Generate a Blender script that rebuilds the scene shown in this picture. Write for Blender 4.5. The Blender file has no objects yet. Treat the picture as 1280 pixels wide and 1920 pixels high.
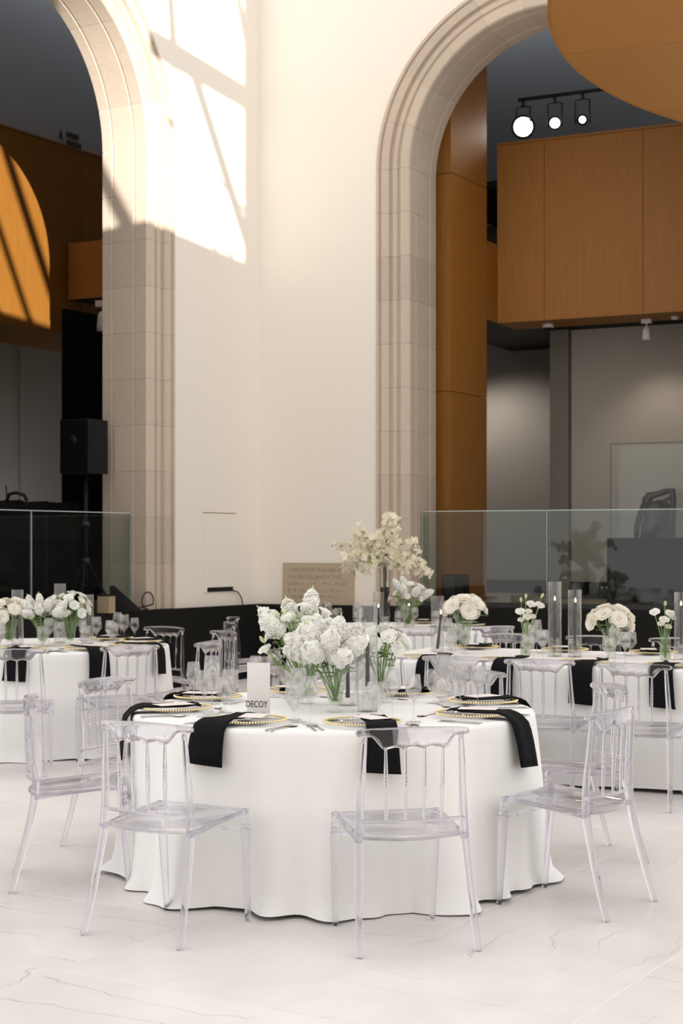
import bpy, bmesh, math, random
from mathutils import Vector, Matrix
PI = math.pi
rnd = random.Random(7)
scene = bpy.context.scene
C = scene.collection

# ------------------------------------------------------------------ camera
cam_d = bpy.data.cameras.new('camera'); cam = bpy.data.objects.new('camera', cam_d); C.objects.link(cam)
cam_d.sensor_fit = 'VERTICAL'; cam_d.sensor_height = 36.0; cam_d.lens = 3000 / 1920 * 36.0
cam_d.shift_y = 60 / 1920
cam.location = (0, 0, 1.53); cam.rotation_euler = (PI / 2, 0, 0)
cam_d.clip_end = 200
cam_d.dof.use_dof = True; cam_d.dof.focus_distance = 6.9; cam_d.dof.aperture_fstop = 6.3
scene.camera = cam
# ------------------------------------------------------------------ light
world = bpy.data.worlds.new('daylight'); scene.world = world; world.use_nodes = True
bg = world.node_tree.nodes['Background']; bg.inputs[0].default_value = (1.0, 0.985, 0.972, 1); bg.inputs[1].default_value = 1.15
sun_d = bpy.data.lights.new('low_sun', 'SUN'); sun_d.energy = 7.0; sun_d.angle = math.radians(0.22); sun_d.color = (1.0, 0.94, 0.86)
sun = bpy.data.objects.new('low_sun', sun_d); C.objects.link(sun)
SUN_DIR = Vector((-0.298, 0.955, -0.10)).normalized()
sun.rotation_euler = SUN_DIR.to_track_quat('-Z', 'Y').to_euler()
vs = scene.view_settings
vs.view_transform = 'Standard'; vs.look = 'None'; vs.gamma = 1.0; vs.use_curve_mapping = False; vs.exposure = 0.30
scene.cycles.max_bounces = 16; scene.cycles.transmission_bounces = 12; scene.cycles.transparent_max_bounces = 48
scene.cycles.glossy_bounces = 4; scene.cycles.diffuse_bounces = 7
scene.cycles.caustics_reflective = False; scene.cycles.caustics_refractive = False
scene.cycles.sample_clamp_indirect = 6.0

# ------------------------------------------------------------------ helpers
class MB:
    def __init__(s): s.v = []; s.f = []; s.sm = []
    def add(s, vs, fs, smooth=False):
        o = len(s.v); s.v += [tuple(p) for p in vs]
        for q in fs: s.f.append([i + o for i in q]); s.sm.append(smooth)
        return s
    def box(s, x0, y0, z0, x1, y1, z1, M=None):
        vs = [Vector(p) for p in ((x0,y0,z0),(x1,y0,z0),(x1,y1,z0),(x0,y1,z0),(x0,y0,z1),(x1,y0,z1),(x1,y1,z1),(x0,y1,z1))]
        if M: vs = [M @ p for p in vs]
        return s.add(vs, [(0,3,2,1),(4,5,6,7),(0,1,5,4),(1,2,6,5),(2,3,7,6),(3,0,4,7)])
    def hexa(s, P):   # eight points: 4 below, 4 above
        return s.add(P, [(0,3,2,1),(4,5,6,7),(0,1,5,4),(1,2,6,5),(2,3,7,6),(3,0,4,7)])
    def tube(s, pts, rad, n=8, flat=1.0, cap=True, up=None):
        pts = [Vector(p) for p in pts]; m = len(pts)
        if not isinstance(rad, (list, tuple)): rad = [rad] * m
        vs = []; ref = None
        for i, p in enumerate(pts):
            t = (pts[min(i+1, m-1)] - pts[max(i-1, 0)]).normalized()
            if ref is None: ref = up or (Vector((1,0,0)) if abs(t.x) < .8 else Vector((0,1,0)))
            a = (ref - t * ref.dot(t)).normalized(); ref = a; b = t.cross(a)
            for k in range(n):
                w = 2 * PI * k / n
                vs.append(p + a * (math.cos(w) * rad[i]) + b * (math.sin(w) * rad[i] * flat))
        fs = [(i*n+k, i*n+(k+1) % n, (i+1)*n+(k+1) % n, (i+1)*n+k) for i in range(m-1) for k in range(n)]
        s.add(vs, fs, True)
        if cap:
            o = len(s.v) - m*n
            s.f.append([o+k for k in range(n)][::-1]); s.sm.append(False)
            s.f.append([o+(m-1)*n+k for k in range(n)]); s.sm.append(False)
        return s
    def lathe(s, prof, n=20, c=(0,0,0), closed=False):
        vs = []; m = len(prof)
        for r, z in prof:
            for k in range(n):
                w = 2*PI*k/n; vs.append((c[0]+r*math.cos(w), c[1]+r*math.sin(w), c[2]+z))
        mm = m if closed else m-1
        fs = [(i*n+k, i*n+(k+1) % n, ((i+1) % m)*n+(k+1) % n, ((i+1) % m)*n+k) for i in range(mm) for k in range(n)]
        s.add(vs, fs, True)
        if not closed:
            o = len(s.v) - m*n
            if prof[0][0] > 1e-5: s.f.append([o+k for k in range(n)][::-1]); s.sm.append(False)
            if prof[-1][0] > 1e-5: s.f.append([o+(m-1)*n+k for k in range(n)]); s.sm.append(False)
        return s
    def prism(s, pts, h, M=None):   # outline in xy, from z=0 to z=h
        n = len(pts)
        vs = [Vector((x, y, 0)) for x, y in pts] + [Vector((x, y, h)) for x, y in pts]
        if M: vs = [M @ p for p in vs]
        return s.add(vs, [list(range(n))[::-1], list(range(n, 2*n))] + [(k, (k+1) % n, n+(k+1) % n, n+k) for k in range(n)])
    def ball(s, c, r, nu=8, nv=5, sc=(1,1,1)):
        prof = [(max(1e-4, math.sin(PI*i/nv)), -math.cos(PI*i/nv)) for i in range(nv+1)]
        vs = [(c[0]+r*sc[0]*q*math.cos(2*PI*k/nu), c[1]+r*sc[1]*q*math.sin(2*PI*k/nu), c[2]+r*sc[2]*z) for q, z in prof for k in range(nu)]
        return s.add(vs, [(i*nu+k, i*nu+(k+1) % nu, (i+1)*nu+(k+1) % nu, (i+1)*nu+k) for i in range(nv) for k in range(nu)], True)
    def mesh(s, name, mat, normals=True):
        me = bpy.data.meshes.new(name); me.from_pydata(s.v, [], s.f)
        me.polygons.foreach_set('use_smooth', s.sm)
        if normals:
            bm = bmesh.new(); bm.from_mesh(me); bmesh.ops.recalc_face_normals(bm, faces=bm.faces); bm.to_mesh(me); bm.free()
        if mat: me.materials.append(mat)
        me.update(); return me

def obj(name, mb, mat=None, parent=None, normals=True):
    me = mb if isinstance(mb, bpy.types.Mesh) else mb.mesh(name, mat, normals)
    o = bpy.data.objects.new(name, me); C.objects.link(o)
    if parent: o.parent = parent
    return o
def tag(o, label, cat, group=None):
    o['label'] = label; o['category'] = cat
    if group: o['group'] = group
    return o
def thing(name, label, cat, loc=(0,0,0), rz=0.0, group=None):
    o = bpy.data.objects.new(name, None); C.objects.link(o); o.empty_display_size = .1
    o.location = loc; o.rotation_euler = (0, 0, rz)
    return tag(o, label, cat, group)
def struct(name, mb, mat, parent=None):
    o = obj(name, mb, mat, parent)
    if not parent: o['kind'] = 'structure'
    return o
def place(o, loc, rz=0.0, sc=None):
    o.location = loc; o.rotation_euler = (0, 0, rz)
    if sc: o.scale = (sc, sc, sc)
    return o
def dup(root, loc, rz=0.0, label=None, group=None, sc=None):
    r = root.copy(); C.objects.link(r); place(r, loc, rz, sc)
    if label: r['label'] = label
    if group: r['group'] = group
    for ch in list(root.children):
        c = ch.copy(); C.objects.link(c); c.parent = r
        for g in list(ch.children):
            d = g.copy(); C.objects.link(d); d.parent = c
    return r

# ------------------------------------------------------------------ materials
def newmat(name):
    m = bpy.data.materials.new(name); m.use_nodes = True
    nt = m.node_tree; return m, nt, nt.nodes['Principled BSDF']
def plain(name, col, rough=.5, metal=0.0, spec=.5, bump=0.0, bscale=40.0, var=0.0, rvar=0.0, trans=0.0):
    m, nt, b = newmat(name)
    b.inputs['Base Color'].default_value = (*col, 1); b.inputs['Roughness'].default_value = rough
    b.inputs['Metallic'].default_value = metal; b.inputs['Specular IOR Level'].default_value = spec
    N = nt.nodes; L = nt.links
    if bump or var:
        tc = N.new('ShaderNodeTexCoord'); no = N.new('ShaderNodeTexNoise'); no.inputs['Scale'].default_value = bscale; no.inputs['Detail'].default_value = 5
        L.new(tc.outputs['Object'], no.inputs['Vector'])
        if bump:
            bp = N.new('ShaderNodeBump'); bp.inputs['Strength'].default_value = bump; bp.inputs['Distance'].default_value = .01
            L.new(no.outputs['Fac'], bp.inputs['Height']); L.new(bp.outputs['Normal'], b.inputs['Normal'])
    if var or rvar:
        hs = N.new('ShaderNodeHueSaturation'); hs.inputs['Color'].default_value = (*col, 1)
        mr = N.new('ShaderNodeMath'); mr.operation = 'MULTIPLY_ADD'; mr.inputs[1].default_value = 2*rvar; mr.inputs[2].default_value = 1 - rvar
        oi = N.new('ShaderNodeObjectInfo'); L.new(oi.outputs['Random'], mr.inputs[0])
        if var:
            mv = N.new('ShaderNodeMath'); mv.operation = 'MULTIPLY_ADD'; mv.inputs[1].default_value = 2*var; L.new(no.outputs['Fac'], mv.inputs[0])
            sb = N.new('ShaderNodeMath'); sb.operation = 'SUBTRACT'; L.new(mr.outputs[0], sb.inputs[0]); sb.inputs[1].default_value = var
            L.new(sb.outputs[0], mv.inputs[2]); L.new(mv.outputs[0], hs.inputs['Value'])
        else: L.new(mr.outputs[0], hs.inputs['Value'])
        L.new(hs.outputs['Color'], b.inputs['Base Color'])
    return m
def wood(name, c1, c2, axis=2, scale=3.0, rough=.6):
    m, nt, b = newmat(name); N = nt.nodes; L = nt.links
    tc = N.new('ShaderNodeTexCoord'); mp = N.new('ShaderNodeMapping')
    sc = [26.0, 26.0, 26.0]; sc[axis] = .7
    mp.inputs['Scale'].default_value = sc
    no = N.new('ShaderNodeTexNoise'); no.inputs['Scale'].default_value = scale; no.inputs['Detail'].default_value = 6; no.inputs['Roughness'].default_value = .65
    cr = N.new('ShaderNodeValToRGB'); cr.color_ramp.elements[0].position = .3; cr.color_ramp.elements[1].position = .72
    cr.color_ramp.elements[0].color = (*c1, 1); cr.color_ramp.elements[1].color = (*c2, 1)
    L.new(tc.outputs['Object'], mp.inputs['Vector']); L.new(mp.outputs['Vector'], no.inputs['Vector']); L.new(no.outputs['Fac'], cr.inputs['Fac'])
    oi = N.new('ShaderNodeObjectInfo'); hs = N.new('ShaderNodeHueSaturation'); mr = N.new('ShaderNodeMath'); mr.operation = 'MULTIPLY_ADD'
    mr.inputs[1].default_value = .16; mr.inputs[2].default_value = .92; L.new(oi.outputs['Random'], mr.inputs[0]); L.new(mr.outputs[0], hs.inputs['Value'])
    L.new(cr.outputs['Color'], hs.inputs['Color']); L.new(hs.outputs['Color'], b.inputs['Base Color'])
    b.inputs['Roughness'].default_value = rough
    return m
def clear(name, tint=(1,1,1), glass=.5, ior=1.45, gloss=.0, rough=0.0):
    m = bpy.data.materials.new(name); m.use_nodes = True; nt = m.node_tree; N = nt.nodes; L = nt.links; N.clear()
    out = N.new('ShaderNodeOutputMaterial'); mix = N.new('ShaderNodeMixShader')
    tr = N.new('ShaderNodeBsdfTransparent'); tr.inputs[0].default_value = (*tint, 1)
    gl = N.new('ShaderNodeBsdfGlass'); gl.inputs['Color'].default_value = (*tint, 1); gl.inputs['IOR'].default_value = ior; gl.inputs['Roughness'].default_value = rough
    mix.inputs[0].default_value = glass
    L.new(tr.outputs[0], mix.inputs[1]); L.new(gl.outputs[0], mix.inputs[2])
    L.new(mix.outputs[0], out.inputs['Surface'])
    return m
def thin_glass(name, tint=(1,1,1), refl=1.0, ior=1.5):
    m = bpy.data.materials.new(name); m.use_nodes = True; nt = m.node_tree; N = nt.nodes; L = nt.links; N.clear()
    out = N.new('ShaderNodeOutputMaterial'); mix = N.new('ShaderNodeMixShader')
    tr = N.new('ShaderNodeBsdfTransparent'); tr.inputs[0].default_value = (*tint, 1)
    gl = N.new('ShaderNodeBsdfGlossy'); gl.inputs['Roughness'].default_value = 0.02
    fr = N.new('ShaderNodeFresnel'); fr.inputs['IOR'].default_value = ior
    ge = N.new('ShaderNodeNewGeometry'); mi = N.new('ShaderNodeMix'); mi.inputs[2].default_value = ior; mi.inputs[3].default_value = 1/ior
    L.new(ge.outputs['Backfacing'], mi.inputs[0]); L.new(mi.outputs[0], fr.inputs['IOR'])
    ml = N.new('ShaderNodeMath'); ml.operation = 'MULTIPLY'; ml.inputs[1].default_value = refl; L.new(fr.outputs[0], ml.inputs[0])
    L.new(ml.outputs[0], mix.inputs[0]); L.new(tr.outputs[0], mix.inputs[1]); L.new(gl.outputs[0], mix.inputs[2]); L.new(mix.outputs[0], out.inputs['Surface'])
    return m
def emit(name, col, st):
    m = bpy.data.materials.new(name); m.use_nodes = True; nt = m.node_tree; nt.nodes.clear()
    out = nt.nodes.new('ShaderNodeOutputMaterial'); e = nt.nodes.new('ShaderNodeEmission'); e.inputs[0].default_value = (*col, 1); e.inputs[1].default_value = st
    nt.links.new(e.outputs[0], out.inputs['Surface']); return m
def floor_mat(name):
    m, nt, b = newmat(name); N = nt.nodes; L = nt.links
    tc = N.new('ShaderNodeTexCoord'); oi = N.new('ShaderNodeObjectInfo')
    ad = N.new('ShaderNodeVectorMath'); ad.operation = 'ADD'; L.new(tc.outputs['Object'], ad.inputs[0])
    sc = N.new('ShaderNodeVectorMath'); sc.operation = 'SCALE'; L.new(oi.outputs['Location'], sc.inputs[0]); sc.inputs['Scale'].default_value = 3.7
    L.new(sc.outputs[0], ad.inputs[1])
    n1 = N.new('ShaderNodeTexNoise'); n1.inputs['Scale'].default_value = 2.2; n1.inputs['Detail'].default_value = 6
    L.new(ad.outputs[0], n1.inputs['Vector'])
    n2 = N.new('ShaderNodeTexNoise'); n2.inputs['Scale'].default_value = 1.8; n2.inputs['Detail'].default_value = 4; n2.inputs['Roughness'].default_value = .5
    L.new(ad.outputs[0], n2.inputs['Vector'])
    sp = N.new('ShaderNodeSeparateXYZ'); L.new(ad.outputs[0], sp.inputs[0])
    # thin wavy veins running along each slab
    my = N.new('ShaderNodeMath'); my.operation = 'MULTIPLY_ADD'; my.inputs[1].default_value = 5.0; L.new(sp.outputs['Y'], my.inputs[0])
    mn = N.new('ShaderNodeMath'); mn.operation = 'MULTIPLY'; mn.inputs[1].default_value = 1.7; L.new(n2.outputs['Fac'], mn.inputs[0]); L.new(mn.outputs[0], my.inputs[2])
    fr = N.new('ShaderNodeMath'); fr.operation = 'PINGPONG'; fr.inputs[1].default_value = .5; L.new(my.outputs[0], fr.inputs[0])
    cr = N.new('ShaderNodeValToRGB'); cr.color_ramp.elements[0].position = 0.0; cr.color_ramp.elements[1].position = .030
    cr.color_ramp.elements[0].color = (1,1,1,1); cr.color_ramp.elements[1].color = (0,0,0,1); L.new(fr.outputs[0], cr.inputs['Fac'])
    n3 = N.new('ShaderNodeTexNoise'); n3.inputs['Scale'].default_value = 3.0; L.new(ad.outputs[0], n3.inputs['Vector'])
    mk = N.new('ShaderNodeMapRange'); mk.inputs[1].default_value = .36; mk.inputs[2].default_value = .56; L.new(n3.outputs['Fac'], mk.inputs[0])
    v0 = N.new('ShaderNodeMath'); v0.operation = 'MULTIPLY'; L.new(cr.outputs['Color'], v0.inputs[0]); L.new(mk.outputs[0], v0.inputs[1])
    vm = N.new('ShaderNodeMath'); vm.operation = 'MULTIPLY'; L.new(v0.outputs[0], vm.inputs[0])
    gt = N.new('ShaderNodeMath'); gt.operation = 'MULTIPLY_ADD'; gt.inputs[1].default_value = .6; gt.inputs[2].default_value = .08; L.new(oi.outputs['Random'], gt.inputs[0])
    L.new(gt.outputs[0], vm.inputs[1])
    c0 = N.new('ShaderNodeValToRGB'); c0.color_ramp.elements[0].position = .3; c0.color_ramp.elements[1].position = .75
    c0.color_ramp.elements[0].color = (.70, .665, .645, 1); c0.color_ramp.elements[1].color = (.80, .772, .755, 1); L.new(n1.outputs['Fac'], c0.inputs['Fac'])
    mx = N.new('ShaderNodeMix'); mx.data_type = 'RGBA'; L.new(vm.outputs[0], mx.inputs['Factor']); L.new(c0.outputs['Color'], mx.inputs[6]); mx.inputs[7].default_value = (.36, .32, .30, 1)
    L.new(mx.outputs[2], b.inputs['Base Color']); b.inputs['Roughness'].default_value = .32; b.inputs['Specular IOR Level'].default_value = .4
    return m

M_plaster = plain('plaster', (.83, .775, .70), .85, bump=.05, bscale=14, var=.015)
M_stone = plain('limestone', (.53, .44, .355), .8, bump=.12, bscale=22, var=.08, rvar=.07)
M_mortar = plain('mortar', (.72, .65, .57), .9)
M_plaque = plain('plaque_stone', (.46, .37, .27), .8, bump=.15, bscale=30, var=.08)
M_engrave = plain('engraving', (.33, .255, .175), .9)
M_black = plain('black_skirting', (.006, .006, .005), .75, spec=.2)
M_floor = floor_mat('floor_stone')
M_joint = plain('floor_joint', (.80, .77, .74), .7)
M_wood = wood('warm_veneer', (.27, .105, .012), (.36, .150, .022))
M_woodh = wood('warm_veneer_across', (.27, .105, .012), (.36, .150, .022), axis=0)
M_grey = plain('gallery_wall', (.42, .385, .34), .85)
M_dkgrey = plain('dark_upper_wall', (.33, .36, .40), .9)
M_col = plain('concrete_column', (.22, .20, .17), .8, var=.06, bscale=6)
M_arcfloor = plain('arcade_stone_floor', (.30, .23, .15), .5, var=.1, bscale=5)
M_rail = thin_glass('railing_glass', (.86, .90, .89), .8, 1.5)
M_railedge = plain('railing_edge', (.55, .66, .63), .2)
M_case = thin_glass('case_glass', (.95, .96, .95), .7, 1.4)
M_acryl = clear('clear_acrylic', (.962, .959, .982), .66, 1.46)
M_glass = clear('drinking_glass', (.99, .99, .99), .22, 1.45)
M_tube = thin_glass('cylinder_glass', (.975, .975, .97), 1.2, 1.5)
M_vase = thin_glass('vase_glass', (.965, .98, .97), 1.0, 1.5)
M_water = clear('vase_water', (.92, .96, .87), .2, 1.2)
M_cloth = plain('white_linen', (.87, .86, .855), .9, bump=.06, bscale=260)
M_napkin = plain('black_napkin', (.006, .006, .007), .9, spec=.15, bump=.1, bscale=300)
M_gold = plain('gold_bead', (.93, .76, .42), .3, metal=1.0)
M_silver = plain('silver', (.72, .70, .67), .18, metal=1.0)
M_card = plain('menu_paper', (.82, .75, .72), .7)
M_frost = plain('frosted_card', (.80, .77, .76), .35)
M_ink = plain('dark_ink', (.05, .05, .055), .7)
def petal_mat(name, col, tl=.4):
    m, nt, b = newmat(name); N = nt.nodes; L = nt.links
    b.inputs['Base Color'].default_value = (*col, 1); b.inputs['Roughness'].default_value = .7; b.inputs['Specular IOR Level'].default_value = .2
    t = N.new('ShaderNodeBsdfTranslucent'); t.inputs[0].default_value = (*col, 1); mx = N.new('ShaderNodeMixShader'); mx.inputs[0].default_value = tl
    L.new(b.outputs[0], mx.inputs[1]); L.new(t.outputs[0], mx.inputs[2]); L.new(mx.outputs[0], N['Material Output'].inputs['Surface']); return m
M_petal = petal_mat('white_petal', (.95, .945, .92))
M_cream = petal_mat('cream_petal', (.95, .92, .85))
M_bloss = petal_mat('blossom_petal', (.94, .90, .78))
M_leaf = plain('leaf_green', (.16, .27, .07), .55, rvar=.25)
M_bud = plain('green_bud', (.58, .66, .36), .6, rvar=.1)
M_stem = plain('stem_green', (.22, .36, .10), .55, rvar=.15)
M_bark = plain('dark_bark', (.10, .065, .04), .8)
M_candle = plain('black_wax', (.02, .02, .022), .4)
M_flame = emit('candle_flame', (1.0, .72, .35), 14)
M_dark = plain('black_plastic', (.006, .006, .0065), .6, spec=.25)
M_drape = plain('black_drape', (.004, .004, .004), .95, spec=.1)
M_white = plain('white_metal', (.75, .73, .70), .4)
M_lamp = emit('lamp_lens', (1.0, .93, .84), 22)
M_lamp2 = emit('lamp_lens_dim', (1.0, .90, .78), 5)
M_bronze = plain('dark_bronze', (.025, .022, .018), .35, metal=.3)
M_board = plain('plywood', (.36, .28, .18), .7, var=.1)
M_steel = plain('dark_steel', (.05, .05, .05), .4, metal=.6)

# ------------------------------------------------------------------ the two court walls
PC = Vector((-0.956, 18.5, 0))
aR, aL = math.radians(26), math.radians(31)
DR, NR = Vector((math.cos(aR), -math.sin(aR), 0)), Vector((math.sin(aR), math.cos(aR), 0))
DL, NL = Vector((-math.sin(aL), -math.cos(aL), 0)), Vector((-math.cos(aL), math.sin(aL), 0))
def W(D, N): return lambda s, o, z: PC + D*s + N*o + Vector((0, 0, z))
WL, WR = W(DL, NL), W(DR, NR)
def slab(F, s0, s1, o0, o1, z0, z1, mb=None):
    mb = mb or MB()
    return mb.hexa([F(s0,o0,z0),F(s1,o0,z0),F(s1,o1,z0),F(s0,o1,z0),F(s0,o0,z1),F(s1,o0,z1),F(s1,o1,z1),F(s0,o1,z1)])
ZB, ZS, ZT = .84, 5.69, 9.6
ARCH = {'L': (WL, 3.62, 1.54, .46, .60), 'R': (WR, 3.46, 1.56, .40, .75)}
def wall(name, key, smax):
    F, sc, R, w, dep = ARCH[key]; Ro = R + w
    ss = [0.0, (sc-Ro)/2] + [sc - Ro*math.cos(PI*k/40) for k in range(41)] + [smax]
    mb = MB()
    for i in range(len(ss)-1):
        a, b = ss[i], ss[i+1]
        inside = (a+b)/2 > sc-Ro and (a+b)/2 < sc+Ro
        za = ZS + math.sqrt(max(0, Ro*Ro-(a-sc)**2)); zb = ZS + math.sqrt(max(0, Ro*Ro-(b-sc)**2))
        if not inside: slab(F, a, b, 0, dep, ZB, ZT, mb)
        else: mb.hexa([F(a,0,za),F(b,0,zb),F(b,dep,zb),F(a,dep,za),F(a,0,ZT),F(b,0,ZT),F(b,dep,ZT),F(a,dep,ZT)])
    me = mb.mesh(name, M_plaster)
    bm = bmesh.new(); bm.from_mesh(me); bmesh.ops.remove_doubles(bm, verts=bm.verts, dist=.0005)
    seen = {}
    for f in bm.faces: seen.setdefault(frozenset(v.index for v in f.verts), []).append(f)
    bmesh.ops.delete(bm, geom=[f for fs in seen.values() if len(fs) > 1 for f in fs], context='FACES_ONLY')
    bmesh.ops.recalc_face_normals(bm, faces=bm.faces); bm.to_mesh(me); bm.free()
    o = obj(name, me); o['kind'] = 'structure'; return o
wallL = wall('wall_left', 'L', 8.5); wallR = wall('wall_right', 'R', 8.5)
def surround(name, key):
    F, sc, R, w, dep = ARCH[key]; k = w/.40
    prof = [(0,dep),(0,dep*.80),(.014,dep*.79),(.014,dep*.76),(0,dep*.75),(0,.19),(.012,.185),(.012,.165),(0,.16),(0,.02),(.015*k,0),
            (.10*k,-.004),(.108*k,.03),(.15*k,.034),(.156*k,.012),(.20*k,.008),(.208*k,.032),(.245*k,.034),(.25*k,-.012),(.33*k,-.022),(.336*k,.006),(.36*k,.006),(.366*k,-.02),(w,-.014),(w,dep)]
    def st(u, dp, do, p, o):     # station u: along jamb, arc, jamb
        p, o = p + dp, o + do
        if u < ZS: return F(sc-R-p, o, u)
        if u < ZS + PI*R:
            a = (u-ZS)/R; return F(sc-(R+p)*math.cos(a), o, ZS+(R+p)*math.sin(a))
        return F(sc+R+p, o, ZS-(u-ZS-PI*R))
    def sweep(us, ins=0.0):
        mb = MB(); n = len(prof)
        vs = [st(u, ins if p < w*.9 else 0, ins if o < dep*.9 else -ins, p, o) for u in us for p, o in prof]
        fs = [(i*n+j, i*n+(j+1) % n, (i+1)*n+(j+1) % n, (i+1)*n+j) for i in range(len(us)-1) for j in range(n)]
        fs += [list(range(n))[::-1], list(range((len(us)-1)*n, len(us)*n))]
        return mb.add(vs, fs)
    end = ZS*2 + PI*R - ZB
    core_us = [ZB+.002, ZS-.001] + [ZS+PI*R*i/36 for i in range(37)] + [ZS+PI*R+.001, end-.002]
    core = struct(name, sweep(core_us, .006), M_mortar)
    heights = [ZB + (ZS-ZB)*i/10 for i in range(11)]
    arc = [ZS + PI*R*i/11 for i in range(1, 12)]
    down = [ZS + PI*R + (ZS-ZB)*i/10 for i in range(1, 11)]
    U = heights + arc + down; g = .0035
    for a, b in zip(U[:-1], U[1:]):
        us = [a+g, b-g] if (b <= ZS+1e-6 or a >= ZS+PI*R-1e-6) else [a+g+(b-a-2*g)*i/6 for i in range(7)]
        obj('stone_block', sweep(us), M_stone, core)
    return core
surround('trim_1', 'L'); surround('trim_2', 'R')

# black skirting below both walls, arcade floors behind
sk = MB(); slab(WL, -.0, 8.5, -.06, .55, 0, ZB-.004, sk); struct('baseboard_left', sk, M_black)
sk = MB(); slab(WR, .05, 8.5, -.06, .70, 0, ZB-.004, sk); struct('baseboard_right', sk, M_black)
af = MB(); slab(WL, -4.6, 8.5, .56, 8, ZB-.25, ZB-.006, af); struct('floor_arcade_left', af, M_arcfloor)
af = MB(); slab(WR, -.6, 8.5, .71, 8, ZB-.25, ZB-.006, af); struct('floor_arcade_right', af, M_arcfloor)

# ------------------------------------------------------------------ floor slabs
fl = MB(); fl.box(-9, -5, -.2, 10, 20, -.0015); fl_o = struct('floor', fl, M_joint)
TA = math.radians(-31); tx, ty = Vector((math.cos(TA), math.sin(TA), 0)), Vector((-math.sin(TA), math.cos(TA), 0))
SZ = .92; sb = MB()
hx = SZ/2 - .0016
vs_ = []
for z, q in ((-.006, 0), (-.001, 0), (0, .0015)):
    for sx, sy in ((-1,-1),(1,-1),(1,1),(-1,1)): vs_.append((sx*(hx-q), sy*(hx-q), z))
sb.add(vs_, [(0,1,5,4),(1,2,6,5),(2,3,7,6),(3,0,4,7),(4,5,9,8),(5,6,10,9),(6,7,11,10),(7,4,8,11),(8,9,10,11),(3,2,1,0)])
slab_me = sb.mesh('floor_slab', M_floor)
o0 = Vector((1.024, 5.584, 0)) + tx*SZ/2 + ty*SZ/2
for i in range(-9, 12):
    for j in range(-9, 12):
        p = o0 + tx*(i*SZ) + ty*(j*SZ)
        if not (4.0 < p.y < 14.6 and abs(p.x) < .24*p.y + .7): continue
        o = obj('floor_slab', slab_me, None, fl_o); place(o, p, TA + (PI/2) * ((i*7 + j*3) % 2))

# ------------------------------------------------------------------ unseen gobo wall added behind the camera; opening and bars shape the sun patches
def gobo_wall():
    Y0, Y1 = -5.3, -5.0; YM = -5.15; x0, x1, z0, z1 = 2.0, 6.23, 7.16, 11.6
    mb = MB()
    mb.box(-9, Y0, -.01, 14, Y1, z0); mb.box(-9, Y0, z1, 14, Y1, 14); mb.box(-9, Y0, z0, x0, Y1, z1); mb.box(x1, Y0, z0, 14, Y1, z1)
    w = struct('wall_back_gobo', mb, M_plaster)
    def up(s, z):   # a point of the left court wall followed back along the sunlight to the window
        p = WL(s, 0, z); k = (p.y - YM)/SUN_DIR.y; return p - SUN_DIR*k
    fr = obj('window_gobo', MB().box(x0, Y0+.02, z0, x1, Y0+.06, z0+.05), M_white); fr['kind'] = 'structure'
    for (a, b, r) in (((2.0, 6.80), (.20, 6.62), .15), ((1.30, 6.72), (.22, 4.95), .075), ((1.75, 6.05), (.22, 5.30), .025), ((.62, 8.3), (.22, 7.15), .05), ((1.75, 8.0), (1.60, 6.6), .06),
                      ((.95, 5.05), (.80, 4.6), .03), ((.6, 4.95), (.5, 4.6), .03), ((4.1, 8.4), (2.1, 4.5), .07), ((5.4, 8.4), (3.4, 4.5), .10), ((4.75, 8.4), (2.75, 4.5), .05)):
        m = MB().tube([up(*a), up(*b)], r, 8); obj('gobo_bar', m, M_white, fr)
gobo_wall()

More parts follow.
